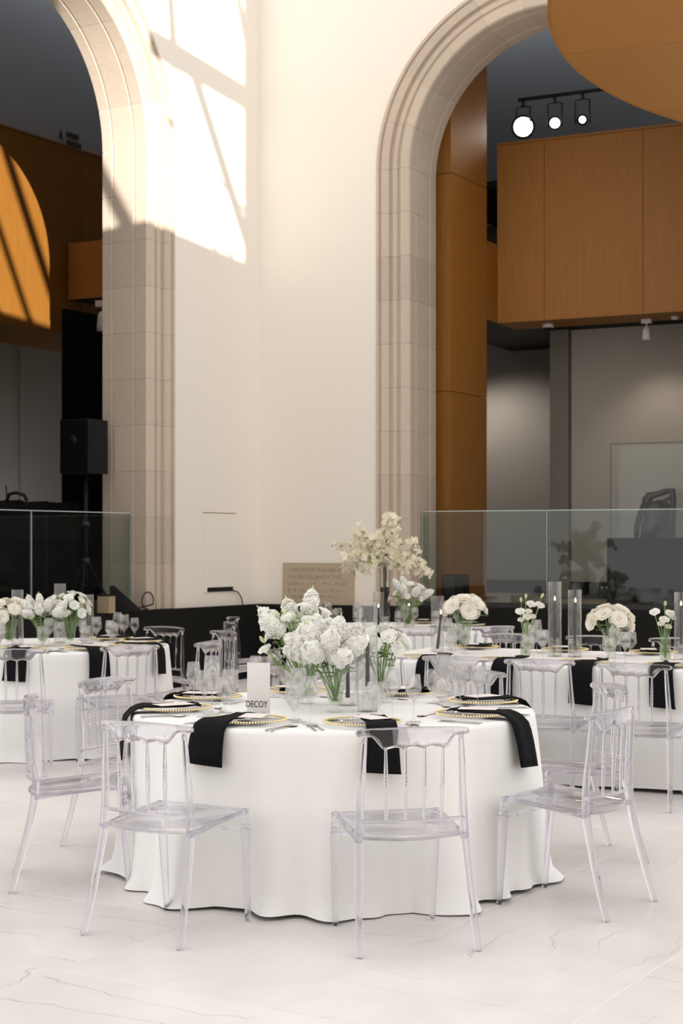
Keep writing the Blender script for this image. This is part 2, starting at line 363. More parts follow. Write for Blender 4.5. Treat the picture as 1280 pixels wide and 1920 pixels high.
# ------------------------------------------------------------------ left arcade beyond the arch
def left_arcade():
    F = WL
    mb = MB(); slab(F, -5.5, 8.5, 5.4, 5.6, ZB, 10, mb); struct('wall_arcade_left', mb, M_grey)
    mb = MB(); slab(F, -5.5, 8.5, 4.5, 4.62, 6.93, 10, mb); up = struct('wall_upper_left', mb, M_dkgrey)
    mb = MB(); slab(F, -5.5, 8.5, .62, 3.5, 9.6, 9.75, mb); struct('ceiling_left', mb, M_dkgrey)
    mb = MB(); slab(F, -5.6, -5.5, .0, 5.6, ZB, 9.7, mb); struct('wall_arcade_end', mb, M_dkgrey)
    mb = MB(); slab(F, 8.5, 8.6, .0, 5.6, ZB, 9.7, mb); struct('wall_arcade_far_end', mb, M_dkgrey)
    t = thing('wood_balcony', 'long warm wood balcony front seen through the left archway, partly sunlit', 'balcony', F(0, 4.0, 4.37))
    t.rotation_euler = (0, 0, 0)
    base = F(0, 4.0, 4.37)
    def G(s, o, z): return F(s, o, z) - base
    for a, b in ((-5.0, -3.3), (-3.3, -1.6), (-1.6, .1), (.1, 1.8), (1.8, 3.5), (3.5, 5.2)):
        obj('wood_panel', slab(G, a+.003, b-.003, 4.0, 4.03, 4.52, 6.90), M_wood, t)
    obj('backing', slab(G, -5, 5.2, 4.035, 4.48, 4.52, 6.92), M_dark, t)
    obj('ledge', slab(G, -5, 5.2, 3.96, 5.38, 4.37, 4.515), M_woodh, t)
    obj('coping', slab(G, -5, 5.2, 3.99, 4.49, 6.905, 6.93), M_woodh, t)
    # wood beam running back to the right
    d = DR; c0 = F(-1.25, 3.94, 0)
    def H(s, o, z): return d*s + NR*o + Vector((0, 0, z))
    b = thing('wood_beam', 'short boxed wood beam jutting from the balcony beside the left arch jamb', 'beam', (c0.x, c0.y, 4.83))
    obj('face_panel', slab(H, 0, 2.4, 0, .03, 0, .76), M_woodh, b)
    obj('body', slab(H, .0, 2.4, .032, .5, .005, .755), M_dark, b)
    # wall sign: arrow and two short lines, too blurred to read
    sg = thing('wall_lettering', 'small dark arrow and two short lines of lettering on the blue-grey wall', 'sign', F(-1.73, 4.49, 7.0))
    b2 = F(-1.73, 4.49, 7.0)
    def K(s, o, z): return F(s, o, z) - b2
    a = MB(); a.hexa([K(-1.70,4.485,7.20),K(-1.78,4.485,7.18),K(-1.78,4.499,7.18),K(-1.70,4.499,7.20),K(-1.735,4.485,7.31),K(-1.745,4.485,7.31),K(-1.745,4.499,7.31),K(-1.735,4.499,7.31)])
    obj('arrow', a, M_ink, sg)
    for z, n in ((7.24, 8), (7.12, 10)):
        ln = MB(); s = -1.86
        for k in range(n):
            w = (.018, .026, .022, .03)[k % 4]; slab(K, s, s-w, 4.485, 4.499, z, z + (.06, .075, .06, .07)[(k*3) % 4], ln); s -= w + .008
        o = obj('lettering', ln, M_ink, sg); o['kind'] = 'stuff'
    # black drape along the arcade edge
    dr = MB(); n = 70; vs = []
    for i in range(n+1):
        s = 2.0 + 3.4*i/n
        w = .02*math.sin(i*1.9) + .012*math.sin(i*.83)
        zt = 1.965 + .012*math.sin(i*.7) + .008*math.sin(i*2.3)
        for z, q in ((ZB, 1.2), (1.3, 1.0), (zt, .5)): vs.append(F(s, .95 + w*q, z))
        vs.append(F(s, 1.6, zt-.01)); vs.append(F(s, 1.6, ZB))
    fs = [(i*5+j, i*5+j+1, (i+1)*5+j+1, (i+1)*5+j) for i in range(n) for j in range(4)] + [tuple(range(5)), tuple(n*5+j for j in range(5))[::-1]]
    dr.add(vs, fs, True)
    tag(obj('stage_drape', dr, M_drape), 'black cloth drape covering the stage edge behind the left glass railing', 'drape')
    pn = MB(); slab(F, -.7, .6, 2.4, 2.45, ZB, 4.36, pn); tag(obj('dark_opening_panel', pn, M_drape), 'tall black screen standing in for a dark door opening behind the loudspeaker', 'screen')  # black sheet put in for the darkness of a door opening
    # pilaster strips on grey wall
    tag(obj('wall_strip', slab(F, -1.93, -1.87, 5.35, 5.398, ZB, 4.3), M_grey), 'slim vertical strip on the grey wall behind the stage drape', 'trim')
left_arcade()

def railing(name, F, label, cuts, off, zt, dep=.018):
    b = F(cuts[0], off, ZB)
    t = thing(name, label, 'railing', b)
    def G(s, o, z): return F(s, o, z) - b
    for a, c in zip(cuts[:-1], cuts[1:]):
        p = obj('glass_panel', slab(G, a+.006, c-.006, off, off+dep, ZB+.002, zt), M_rail, t)
        obj('edge', slab(G, a+.001, a+.0055, off, off+dep, ZB+.002, zt), M_railedge, p)
        obj('edge', slab(G, a+.006, c-.006, off+.001, off+dep-.001, zt+.0005, zt+.008), M_railedge, p)
    obj('base_channel', slab(G, cuts[0], cuts[-1], off-.02, off-.001, ZB-.003, ZB+.05), M_steel, t)
    return t
railing('glass_railing', WL, 'frameless glass railing across the left archway in front of the black drape', (2.10, 3.627, 5.14), .2, 1.85)
railing('glass_railing', WR, 'frameless glass railing of two panes across the right archway', (1.92, 3.379, 5.0), .3, 1.89)

# ------------------------------------------------------------------ right arcade
def right_arcade():
    F = WR
    b = F(1.984, 1.0, ZB)
    t = thing('wood_pillar', 'tall square pillar clad in warm wood just inside the right archway', 'pillar', b)
    def G(s, o, z): return F(s, o, z) - b
    d2 = Vector((.515, .857, 0))   # side face runs parallel to the left wall
    for z0, z1 in ((ZB, 3.30), (3.30, 5.83), (5.83, 8.3)):
        obj('front_panel', slab(G, 1.0, 1.984, 1.0, 1.02, z0+.004, z1-.004), M_wood, t)
        q = MB(); c = Vector((0,0,-ZB)); n2 = Vector((.857, -.515, 0))
        P = [n2*0, d2*.95, d2*.95 - n2*.02, -n2*.02]
        q.hexa([p + c + Vector((0,0,z0+.004)) for p in P] + [p + c + Vector((0,0,z1-.004)) for p in P])
        obj('side_panel', q, M_wood, t)
    core = MB(); P = [Vector((0,0,0)) - NR*-.03 - DR*.06, d2*.93 - DR*.06, d2*.93 - DR*.75, NR*.03 - DR*.9]
    core.hexa([p + Vector((0,0,.01)) for p in P] + [p + Vector((0,0,7.4)) for p in P]); obj('core', core, M_dark, t)
    # balcony
    bb = F(2.0, 2.24, 4.24)
    k = thing('wood_balcony', 'deep warm wood balcony front above the grey gallery in the right archway', 'balcony', bb)
    def K(s, o, z): return F(s, o, z) - bb
    for a, c in ((2.09, 2.695), (2.695, 3.91), (3.91, 5.2), (5.2, 6.6)):
        obj('wood_panel', slab(K, a+.003, c-.003, 2.24, 2.27, 4.25, 6.40), M_wood, k)
    q = MB(); n2 = Vector((.857, -.515, 0)); P0 = F(2.088, 2.24, 0) - bb; d2s = [P0, P0 - d2*.36, P0 - d2*.36 - n2*.03, P0 - n2*.03]
    zc = Vector((0, 0, 0))
    q.hexa([p + Vector((0,0,4.245)) for p in d2s] + [p + Vector((0,0,5.2)) for p in d2s]); obj('return_panel', q, M_wood, k)
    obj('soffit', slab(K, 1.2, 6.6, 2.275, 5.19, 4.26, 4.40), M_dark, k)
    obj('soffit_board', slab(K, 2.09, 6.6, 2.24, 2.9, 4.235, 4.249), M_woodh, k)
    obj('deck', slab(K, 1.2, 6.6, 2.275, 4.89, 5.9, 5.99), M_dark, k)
    obj('coping', slab(K, 2.09, 6.6, 2.22, 2.34, 6.402, 6.43), M_woodh, k)
    # gallery walls
    mb = MB(); slab(F, 2.66, 8.4, 3.4, 3.55, ZB, 4.255, mb); struct('wall_gallery_near', mb, M_grey)
    mb = MB(); slab(F, -.6, 8.4, 5.2, 5.35, ZB, 9.6, mb); struct('wall_gallery', mb, M_grey)
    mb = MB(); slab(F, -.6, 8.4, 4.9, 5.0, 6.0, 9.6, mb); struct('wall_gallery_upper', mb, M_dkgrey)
    mb = MB(); slab(F, -.75, -.6, .76, 5.35, ZB, 9.6, mb); struct('wall_gallery_end', mb, M_dkgrey)
    mb = MB(); slab(F, 8.4, 8.5, .76, 5.35, ZB, 9.6, mb); struct('wall_gallery_far_end', mb, M_dkgrey)
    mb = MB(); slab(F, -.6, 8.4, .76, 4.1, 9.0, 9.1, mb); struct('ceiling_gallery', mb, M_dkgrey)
    mb = MB(); slab(F, 2.40, 8.4, 3.36, 3.399, ZB, 1.05, mb); struct('baseboard_gallery', mb, M_black)
    mb = MB(); slab(F, -.6, 2.4, 5.16, 5.199, ZB, 1.02, mb); struct('baseboard_gallery_far', mb, M_black)
    tag(obj('concrete_column', slab(F, 2.41, 2.655, 3.3, 3.56, ZB, 4.255), M_col), 'slim square grey column beneath the right wood balcony', 'column')
    # black plinth with glass case
    pb = F(3.62, 1.75, ZB)
    def P(s, o, z): return F(s, o, z) - pb
    pl = thing('display_case', 'clear glass museum case on a long black plinth in the right gallery', 'display case', pb)
    obj('plinth', slab(P, 3.62, 5.6, 1.75, 2.15, ZB, 1.60), M_dark, pl)
    for a in ((3.66, 5.5, 1.78, 1.788), (3.66, 5.5, 2.11, 2.118)): obj('glass_pane', slab(P, *a, 1.602, 2.68), M_case, pl)
    obj('glass_pane', slab(P, 3.66, 3.668, 1.789, 2.109, 1.602, 2.68), M_case, pl)
    obj('glass_pane', slab(P, 3.66, 5.5, 1.78, 2.118, 2.681, 2.689), M_case, pl)
    obj('case_edge', slab(P, 3.655, 3.661, 1.775, 1.781, 1.602, 2.69), M_steel, pl)
    obj('case_edge', slab(P, 3.661, 5.5, 1.775, 1.781, 2.684, 2.69), M_steel, pl)
    # bronze figure sculpture: torso with arms folded over in a loop
    sp = F(4.15, 1.95, 1.602)
    sm = MB()
    def S(u, w, z): return DR*u + NR*w + Vector((0, 0, z))
    sm.tube([S(.0,0,0), S(.0,0,.12), S(.02,0,.26), S(.0,0,.36), S(-.02,0,.42)], [.19,.185,.16,.155,.08], 12, .6)
    sm.tube([S(-.24,0,0), S(-.23,0,.14), S(-.19,0,.27), S(-.11,0,.40), S(-.10,0,.46)], [.03,.035,.04,.06,.065], 8)
    sm.tube([S(-.10,0,.36), S(-.11,0,.44), S(-.09,0,.48), S(.0,0,.50), S(.12,0,.535), S(.185,0,.54), S(.195,0,.44), S(.19,0,.3), S(.17,0,.1), S(.17,0,0)], [.055,.06,.05,.038,.036,.04,.036,.04,.05,.05], 9)
    sm.tube([S(.06,0,.40), S(.12,0,.44), S(.18,0,.46)], [.03,.026,.03], 8)
    s_o = tag(obj('sculpture', sm, M_bronze), 'dark bronze torso sculpture with bent arm looping overhead, inside the glass case', 'sculpture'); s_o.location = sp
    # dark bench / cabinet near pillar
    cb = thing('dark_cabinet', 'low dark cabinet with a glassy front beside the wood pillar foot', 'cabinet', F(1.98, .78, ZB))
    bq = F(1.98, .78, ZB)
    obj('body', slab(lambda s,o,z: F(s,o,z)-bq, 1.97, 2.22, .78, .98, ZB, 1.18), M_dark, cb)
    obj('front', slab(lambda s,o,z: F(s,o,z)-bq, 1.99, 2.12, .77, .779, ZB+.02, 1.16), M_steel, cb)
    # dome camera
    dc = F(2.64, 2.55, 4.234)
    dm = thing('dome_camera', 'small white dome security camera under the right balcony', 'camera', dc)
    obj('housing', MB().lathe([(.0,0),(.065,0),(.07,-.02),(.07,-.05),(.0,-.05)], 16), M_white, dm)
    obj('lens_dome', MB().lathe([(.045,-.0505),(.043,-.07),(.03,-.088),(.0,-.094)], 14), M_dark, dm)
    def spot(loc, label, rx, ry):
        t = thing('track_light', label, 'spotlight', loc, aR*-1)
        obj('mount', MB().box(-.06,-.03,-.05,.06,.03,0), M_white, t)
        obj('yoke', MB().tube([(0,0,-.05),(0,0,-.10)], .012, 8), M_white, t)
        obj('head', MB().lathe([(.0,-.09),(.03,-.09),(.045,-.12),(.05,-.16),(.055,-.2),(.055,-.25),(.05,-.25)], 16), M_white, t)
        return t
    spot(F(3.83, 2.7, 4.234), 'white track spotlight hanging below the right balcony', 0, 0)
    tag(place(obj('ceiling_sensor', MB().lathe([(0,0),(.05,0),(.05,-.03),(.03,-.04),(0,-.04)], 14), M_white), F(4.2, 2.6, 4.234)), 'small round white sensor under the balcony at the right frame edge', 'sensor')
    w = spot(WL(.12, 2.2, 4.50), 'white spotlight peeking out behind the left archway jamb', 0, 0)
    w.scale = (1.5, 1.5, 1.5)
    # dark track with three spotlights
    tr = thing('lighting_track', 'dark ceiling lighting track above the right balcony', 'track', F(2.2, 2.7, 7.05))
    tb = F(2.2, 2.7, 7.05)
    obj('rail', slab(lambda s,o,z: F(s,o,z)-tb, 2.2, 3.6, 2.68, 2.72, 7.05, 7.085), M_steel, tr)
    for s in (3.5,): obj('drop_rod', slab(lambda q,o,z: F(q,o,z)-tb, s, s+.02, 2.69, 2.71, 7.086, 9.0), M_steel, tr)
    data = ((2.30, .115, M_lamp, 'blazing ceiling spotlight aimed at the camera, brightest in the arch'),
            (2.71, .062, M_lamp2, 'lit spotlight right beside the blazing one on the dark track'),
            (3.06, .042, M_lamp2, 'dim spotlight at the right end of the dark track'))
    for s, r, mt, lb in data:
        p = F(s, 2.6, 6.70); l = thing('track_light', lb, 'spotlight', p)
        v = (Vector((0, 0, 1.6)) - p).normalized()
        Mx = v.to_track_quat('Z', 'Y').to_matrix().to_4x4()
        hd = MB(); hd.lathe([(0,-.24),(.07,-.24),(r*1.2+.01,-.05),(r*1.2+.01,.0),(r+.004,.0),(r+.004,-.01)], 20); hd.v = [tuple(Mx @ Vector(q)) for q in hd.v]
        obj('housing', hd, M_dark, l)
        ln = MB().lathe([(0,-.008),(r,-.008),(r*.8,.004),(0,.008)], 20); ln.v = [tuple(Mx @ Vector(q)) for q in ln.v]
        obj('lens', ln, mt, l)
        yk = MB(); c1, c2 = DR*.09, DR*-.09
        yk.tube([c1 + Vector((0,0,-.05)), c1 + Vector((0,0,.24)), Vector((0,0,.25)), c2 + Vector((0,0,.24)), c2 + Vector((0,0,-.05))], .010, 6)
        yk.tube([Vector((0,0,.25)), Vector((0,0,.345))], .022, 8)
        obj('yoke', yk, M_steel, l)
    # light from the balcony's lamps, plus an added fill behind the pillar
    for s, z, e, tgt in ((2.4, 6.9, 0, None),):
        pass
    def spot_lamp(name, loc, tgt, e, ang, col=(1,.86,.7)):
        d = bpy.data.lights.new(name, 'SPOT'); d.energy = e; d.spot_size = ang; d.spot_blend = .8; d.color = col; d.shadow_soft_size = .12
        o = bpy.data.objects.new(name, d); C.objects.link(o); o.location = loc
        o.rotation_euler = (Vector(tgt) - Vector(loc)).to_track_quat('-Z', 'Y').to_euler()
    spot_lamp('gallery_spot', F(3.83, 2.7, 3.96), F(4.0, 3.4, 1.4), 20, 1.9)
    w2 = spot(F(.75, 4.2, 4.258), 'added white spotlight hidden behind the wood pillar to brighten the gallery wall', 0, 0)
    spot_lamp('added_gallery_fill', F(.75, 4.2, 3.98), F(1.5, 5.2, 1.6), 60, 2.2, (1, .93, .85))  # added unseen fill lamp, brightens the gallery wall left of the column
    spot_lamp('court_spot', F(2.30, 2.45, 6.68), Vector((.5, 6, .7)), 60, 1.2)
    # floor uplight behind the stage drape
    ul = WL(-1.25, 4.1, ZB-.005)
    u = thing('stage_uplight', 'small black floor uplight washing the grey wall behind the stage drape', 'spotlight', ul)
    obj('base', MB().box(-.09, -.07, 0, .09, .07, .03), M_dark, u)
    obj('head', MB().lathe([(0,.031),(.06,.031),(.075,.10),(.075,.15),(0,.15)], 16), M_dark, u)
    spot_lamp('stage_uplight_beam', ul + Vector((0, 0, .17)), WL(-1.6, 5.4, 1.75), 30, 1.7, (.95, .96, 1))
right_arcade()

# curved wood stair soffit, top right
def stair_soffit():
    c = Vector((5.72, 9.9, 5.02)); r1, r0 = 4.4, 3.1
    t = thing('curved_stair', 'big curved wood underside of a spiral stair hanging at the top right', 'staircase', c)
    a0, a1, n = math.radians(88), math.radians(232), 6
    for i in range(n):
        b0, b1 = a0 + (a1-a0)*i/n + .0008, a0 + (a1-a0)*(i+1)/n - .0008
        arc = [b0 + (b1-b0)*j/14 for j in range(15)]
        m = MB(); m.prism([(r1*math.cos(q), r1*math.sin(q)) for q in arc] + [(r0*math.cos(q), r0*math.sin(q)) for q in arc[::-1]], .03)
        obj('soffit_panel', m, M_woodh, t)
    def band(ra, rb, z0, z1):
        m = MB(); k = 84; vs = []
        for j in range(k+1):
            q = a0 + (a1-a0)*j/k
            for rr, z in ((ra, z0), (rb, z0), (rb, z1), (ra, z1)): vs.append((rr*math.cos(q), rr*math.sin(q), z))
        return m.add(vs, [(j*4+e, j*4+(e+1) % 4, (j+1)*4+(e+1) % 4, (j+1)*4+e) for j in range(k) for e in range(4)] + [(3,2,1,0), tuple(k*4+e for e in range(4))])
    obj('fascia', band(r1-.03, r1, .031, .26), M_wood, t); obj('inner_fascia', band(r0, r0+.03, .031, .26), M_wood, t)
    obj('edge_trim', band(r1+.0005, r1+.012, -.006, .05), M_wood, t); obj('tread_deck', band(r0+.031, r1-.031, .2, .25), M_woodh, t)
stair_soffit()

# ------------------------------------------------------------------ things fixed to the court walls
def text_mesh(txt, size, depth=.001, sx=1.0, align='LEFT'):
    cu = bpy.data.curves.new('lettering', 'FONT'); cu.body = txt; cu.size = size; cu.extrude = depth; cu.align_x = align; cu.resolution_u = 3
    o = bpy.data.objects.new('lettering_tmp', cu); C.objects.link(o); bpy.context.view_layer.update()
    me = bpy.data.meshes.new_from_object(o.evaluated_get(bpy.context.evaluated_depsgraph_get()))
    C.objects.unlink(o); bpy.data.objects.remove(o)
    for v in me.vertices: v.co.x *= sx
    return me
def plaque():
    b = WR(.321, -.0, .842); t = thing('stone_plaque', 'engraved tan foundation stone set low in the right-hand wall', 'plaque', b, -aR)
    obj('slab', MB().box(0, -.015, 0, .909, -.001, .474), M_plaque, t)
    def line(txt, x, z, size, sx):
        me = text_mesh(txt, size, .0008, sx); me.materials.clear(); me.materials.append(M_engrave)
        o = obj('lettering', me, None, t); o.rotation_euler = (PI/2, 0, 0); o.location = (x, -.0162, z)
    line('\u00b7 THIS STONE WAS LAID BY', .07, .375, .058, .98)
    line('HIS EXCELLENCY THE', .075, .295, .058, 1.18)
    r = random.Random(3)
    for z in (.215, .14, .07):
        m = MB(); x = .075
        while x < .82:
            w = r.uniform(.010, .032)
            if r.random() > .14:
                m.box(x, -.0168, z, x+.006, -.0152, z+.038)
                if r.random() > .4: m.box(x, -.0168, z+r.choice((0,.018,.034)), x+w, -.0152, z+.004+r.choice((0,.018,.034)))
            x += w + .014
        o = obj('engraving', m, M_engrave, t); o['kind'] = 'stuff'
plaque()
def access_panel():
    b = WL(.464, -.0, .95)
    t = thing('access_panel', 'flush cream access panel with a dark slot at its foot on the left wall', 'panel', b)
    def G(s, o, z): return WL(s, o, z) - b
    obj('door', slab(G, .47, 1.093, -.012, -.002, 1.0, 1.868), M_plaster, t)
    obj('shadow_gap', slab(G, .462, 1.10, -.006, -.001, 1.869, 1.880), M_engrave, t)
    obj('side_gap', slab(G, .462, .469, -.006, -.001, 1.0, 1.869), M_mortar, t)
    obj('slot', slab(G, .54, 1.03, -.016, -.0125, 1.0, 1.05), M_dark, t)
    c = MB().tube([WL(.56,-.02,1.01), WL(.50,-.05,.99), WL(.43,-.05,.93), WL(.39,-.045,.85)], .007, 6)
    tag(obj('wall_cable', c, M_dark), 'thin black cable drooping from the access panel slot', 'cable')
access_panel()
def stage_clutter():
    b = WL(2.78, -.03, ZB-.003)
    cr = thing('plywood_box', 'small pale plywood box at the foot of the left glass railing', 'box', b, -aL)
    obj('body', MB().box(-.08, -.05, 0, .07, .05, .17), M_board, cr); obj('lid', MB().box(-.085, -.055, .1705, .075, .055, .185), M_dark, cr)
    p = WL(2.45, -.03, ZB-.003)
    wd = MB(); wd.hexa([p+Vector(q) for q in ((-.16,-.03,0),(.16,-.02,0),(.16,.04,0),(-.16,.03,0),(-.18,-.03,.26),(-.14,-.03,.27),(-.14,.03,.27),(-.18,.03,.26))])
    tag(obj('cable_ramp', wd, M_dark), 'black wedge of stage gear leaning by the plywood box', 'stage gear')
    cb = MB(); pts = [WL(2.32,-.03,ZB+.02)]
    for k in range(11):
        a = PI*1.15 - 2*PI*k/12; pts.append(WL(2.12+.10*math.cos(a)*-1*-1, -.035, ZB+.10+.09*math.sin(a)))
    cb.tube(pts, .007, 6); tag(obj('cable_loop', cb, M_dark), 'loop of black cable resting against the left archway foot', 'cable')
    md = MB(); q = WL(3.05, .93, 1.97)
    md.tube([q+Vector((-.10,0,.0)), q+Vector((-.07,0,.07)), q+Vector((0,0,.085)), q+Vector((.08,0,.06)), q+Vector((.11,0,0))], .018, 8)
    tag(obj('cable_coil', md, M_dark), 'small heap of black cable on top of the stage drape', 'cable')
    q = WL(3.0, .75, 1.9); tag(obj('antenna', MB().tube([WL(3.13,.98,1.96), WL(3.15,.98,2.13)], .006, 6), M_dark), 'thin upright antenna standing on the black stage drape', 'antenna')
stage_clutter()
def loudspeaker():
    p = WL(2.45, .52, ZB-.004)
    st = thing('speaker_stand', 'black tripod speaker stand in the left archway', 'speaker stand', p)
    obj('pole', MB().tube([(0,0,.25),(0,0,1.42)], .024, 10), M_dark, st)
    for z in (.52, .90): obj('collar', MB().lathe([(.0,z-.03),(.04,z-.03),(.045,z),(.04,z+.03),(0,z+.03)], 12), M_steel, st)
    for k in range(3):
        a = 2*PI*k/3 + .5; dx, dy = math.cos(a), math.sin(a)
        obj('leg', MB().tube([(dx*.03,dy*.03,.50),(dx*.30,dy*.30,.008)], .013, 8), M_dark, st)
    for k in range(3):
        a = 2*PI*k/3 + .5; dx, dy = math.cos(a), math.sin(a)
        obj('brace', MB().tube([(dx*.02,dy*.02,.26),(dx*.16,dy*.16,.26)], .009, 6), M_dark, st)
    s = thing('loudspeaker', 'large black loudspeaker mounted on the stand in the left archway', 'loudspeaker', p + Vector((0,0,1.425)), math.radians(-30))
    c = MB(); c.hexa([Vector(q) for q in ((-.20,-.17,0),(.17,-.17,0),(.14,.19,0),(-.17,.19,0),(-.20,-.17,.56),(.17,-.17,.56),(.14,.19,.56),(-.17,.19,.56))])
    obj('cabinet', c, M_dark, s)
    obj('grille', MB().box(-.185,-.182,.02,.155,-.171,.54), M_drape, s)
    obj('horn', MB().lathe([(.0,0),(.05,0),(.06,.008),(0,.008)], 16), M_dark, s).matrix_local = Matrix.Translation((-.02,-.183,.34)) @ Matrix.Rotation(PI/2, 4, 'X')
    obj('handle', MB().tube([(-.20,.0,.1),(-.235,.0,.12),(-.235,.0,.2),(-.20,.0,.22)], .010, 6), M_dark, s)
loudspeaker()

# ------------------------------------------------------------------ chair
def fine(P, rad, k=3):
    # Catmull-Rom resampling of a path and its radii
    Q = [Vector(p) for p in P]; pts = []; rr = []; n = len(Q)
    for i in range(n-1):
        a, b, c, d = Q[max(i-1, 0)], Q[i], Q[i+1], Q[min(i+2, n-1)]
        for j in range(k):
            t = j/k; pts.append(.5*(2*b + (c-a)*t + (2*a-5*b+4*c-d)*t*t + (3*b-a-3*c+d)*t**3)); q = t*t*(3-2*t); rr.append(rad[i]*(1-q) + rad[i+1]*q)
    return pts + [Q[-1]], rr + [rad[-1]]
def chair_meshes():
    R = []
    def rail_y(x): return -.216 + .046*(x/.22)**2
    m = MB(); n = 48; rings = []
    for i in range(n+1):
        x = -.222 + .444*i/n; ax = abs(x)
        zt = .842 - .010*(ax/.22)**2
        if ax > .168: zl = .806 - .002*(ax-.168)/.05
        elif ax > .115: q = (ax-.115)/.053; q = q*q*(3-2*q); zl = .757 + .049*q
        else:
            zl = .757 + .010*abs(math.sin((x-.0375)/.075*PI))
        e = max(0.0, (ax-.205)/.017); sh = 1 - .55*e*e
        zm = (zt+zl)/2; hh = (zt-zl)/2*sh
        y = rail_y(x); th = .0105*(1-.35*e)
        sl = .092/.22*x/.22*.22*2 if False else 2*.046*x/.0484
        nx, ny = -sl/math.hypot(1, sl), 1/math.hypot(1, sl)
        ring = []
        for u, w in ((-1,-.72),(-.72,-1),(.72,-1),(1,-.72),(1,.72),(.72,1),(-.72,1),(-1,.72)):
            ring.append((x+nx*th*u, y+ny*th*u, zm+hh*w))
        rings += ring
    m.add(rings, [(i*8+k, i*8+(k+1) % 8, (i+1)*8+(k+1) % 8, (i+1)*8+k) for i in range(n) for k in range(8)] + [tuple(range(8))[::-1], tuple(n*8+k for k in range(8))], True)
    R.append(('top_rail', m))
    for s in (-1, 1):
        m = MB(); P = [(.230,-.272,0),(.2275,-.255,.06),(.222,-.228,.15),(.215,-.196,.28),(.209,-.172,.40),(.206,-.166,.47),(.202,-.167,.56),(.196,-.176,.67),(.189,-.184,.805)]
        m.tube(*fine([(s*x,y,z) for x,y,z in P], [.0125,.0135,.0145,.016,.018,.017,.0155,.0135,.0105]), 16); R.append(('rear_leg', m))
    for x in (-.1125,-.0375,.0375,.1125):
        yt, yb = rail_y(x), -.166 - .040*(1-(x/.206)**2)
        pr = [(0,.0052),(.16,.0062),(.34,.0085),(.38,.0062),(.405,.0105),(.43,.0062),(.455,.0105),(.48,.0062),(.505,.0100),(.53,.0066),(.58,.0090),(.75,.0075),(1,.0055)]
        m = MB(); m.tube(*fine([(x*(1-.04*q), yt+(yb-yt)*q, .768-(.768-.490)*q) for q, r in pr], [r for q, r in pr], 2), 12); R.append(('spindle', m))
    m = MB(); k = 16
    m.tube([(-.205+.41*i/k, -.166-.040*(1-((-.205+.41*i/k)/.206)**2), .487) for i in range(k+1)], .0095, 12, .8); R.append(('cross_rail', m))
    # seat
    out = []
    for i in range(13):
        x = -.192 + .384*i/12; out.append((x, -.160 - .045*(1-(x/.192)**2)))
    out += [(.20,-.10),(.206,0),(.210,.12),(.209,.19),(.195,.214)]
    out += [(-x, y) for x, y in [(.195,.214),(.209,.19),(.210,.12),(.206,0),(.20,-.10)]]
    m = MB(); n = len(out)
    def zz(y): return .428 + .030*(y+.2)/.41
    vs = []
    for sc, dz in ((.93,.0),(.975,.004),(1,-.006),(1,-.013),(.97,-.017),(.90,-.012)):
        for x, y in out: vs.append((x*sc, y*sc, zz(y)+dz))
    m.add(vs, [(i*n+k, i*n+(k+1) % n, (i+1)*n+(k+1) % n, (i+1)*n+k) for i in range(5) for k in range(n)] + [tuple(range(n))[::-1], tuple(5*n+k for k in range(n))], True)
    R.append(('seat', m))
    for s in (-1, 1):
        m = MB(); m.tube([(s*.207,-.168,.415),(s*.211,-.05,.430),(s*.213,.10,.446),(s*.211,.205,.452)], [.013,.011,.011,.0145], 12); R.append(('side_rail', m))
        m = MB(); pr = [(.462,.010),(.456,.018),(.440,.0205),(.425,.0185),(.420,.013),(.414,.0195),(.406,.0195),(.401,.013),(.395,.0200),(.386,.0200),(.381,.0155),(.372,.0215),(.25,.0185),(.12,.015),(.012,.0115),(0,.0115)]
        m.tube(*fine([(s*(.208-.006*(1-z/.46)), .213+.030*(1-z/.46), z) for z, r in pr], [r for z, r in pr], 2), 16); R.append(('front_leg', m))
    m = MB(); pr = [(-1,.007),(-.4,.009),(-.15,.011),(-.12,.008),(-.06,.013),(0,.009),(.06,.013),(.12,.008),(.15,.011),(.4,.009),(1,.007)]
    m.tube([(.19*u, .219, .372) for u, r in pr], [r for u, r in pr], 8); R.append(('stretcher', m))
    return [(nm, b.mesh(nm, M_acryl)) for nm, b in R]
CH = chair_meshes()
def chair(x, y, face, label, group):
    """face: world angle (deg) the sitter would look towards"""
    t = thing('dining_chair', label, 'chair', (x, y, 0), math.radians(face-90), group)
    for nm, me in CH: obj(nm, me, None, t)
    return t
T1 = Vector((-.04, 7.5, 0)); T2 = Vector((-2.26, 12.2, 0)); T3 = Vector((.45, 14.85, 0))
def ring_chair(T, ang, r, label, group, turn=0):
    a = math.radians(ang); chair(T.x + r*math.cos(a), T.y + r*math.sin(a), ang + 180 + turn, label, group)
G1 = 'clear chairs around the front round table'
chair(.228, 6.226, 103.4, 'clear acrylic chair nearest the camera, back turned, right of centre at the front table', G1)
chair(-.675, 6.38, 60.2, 'clear acrylic chair at the front-left of the front table, back to the camera', G1)
chair(.985, 6.82, 144.5, 'clear acrylic chair at the front-right of the front table, angled sideways', G1)
chair(1.145, 7.83, 193, 'clear acrylic chair right of the front table, behind the angled front-right chair', G1)
chair(-1.215, 7.275, 9, 'clear acrylic chair side-on at the far left of the front table', G1)
chair(-1.06, 8.15, -32, 'clear acrylic chair left of the front table, behind the front-left chair', G1)
chair(.61, 8.62, 240, 'clear acrylic chair on the far right side of the front table', G1)
chair(-.03, 8.74, 270, 'clear acrylic chair behind the flowers on the far side of the front table', G1)
G2 = 'clear chairs around the left background table'
ring_chair(T2, -87, 1.46, 'clear acrylic chair at the left frame edge, back turned, by the left background table', G2)
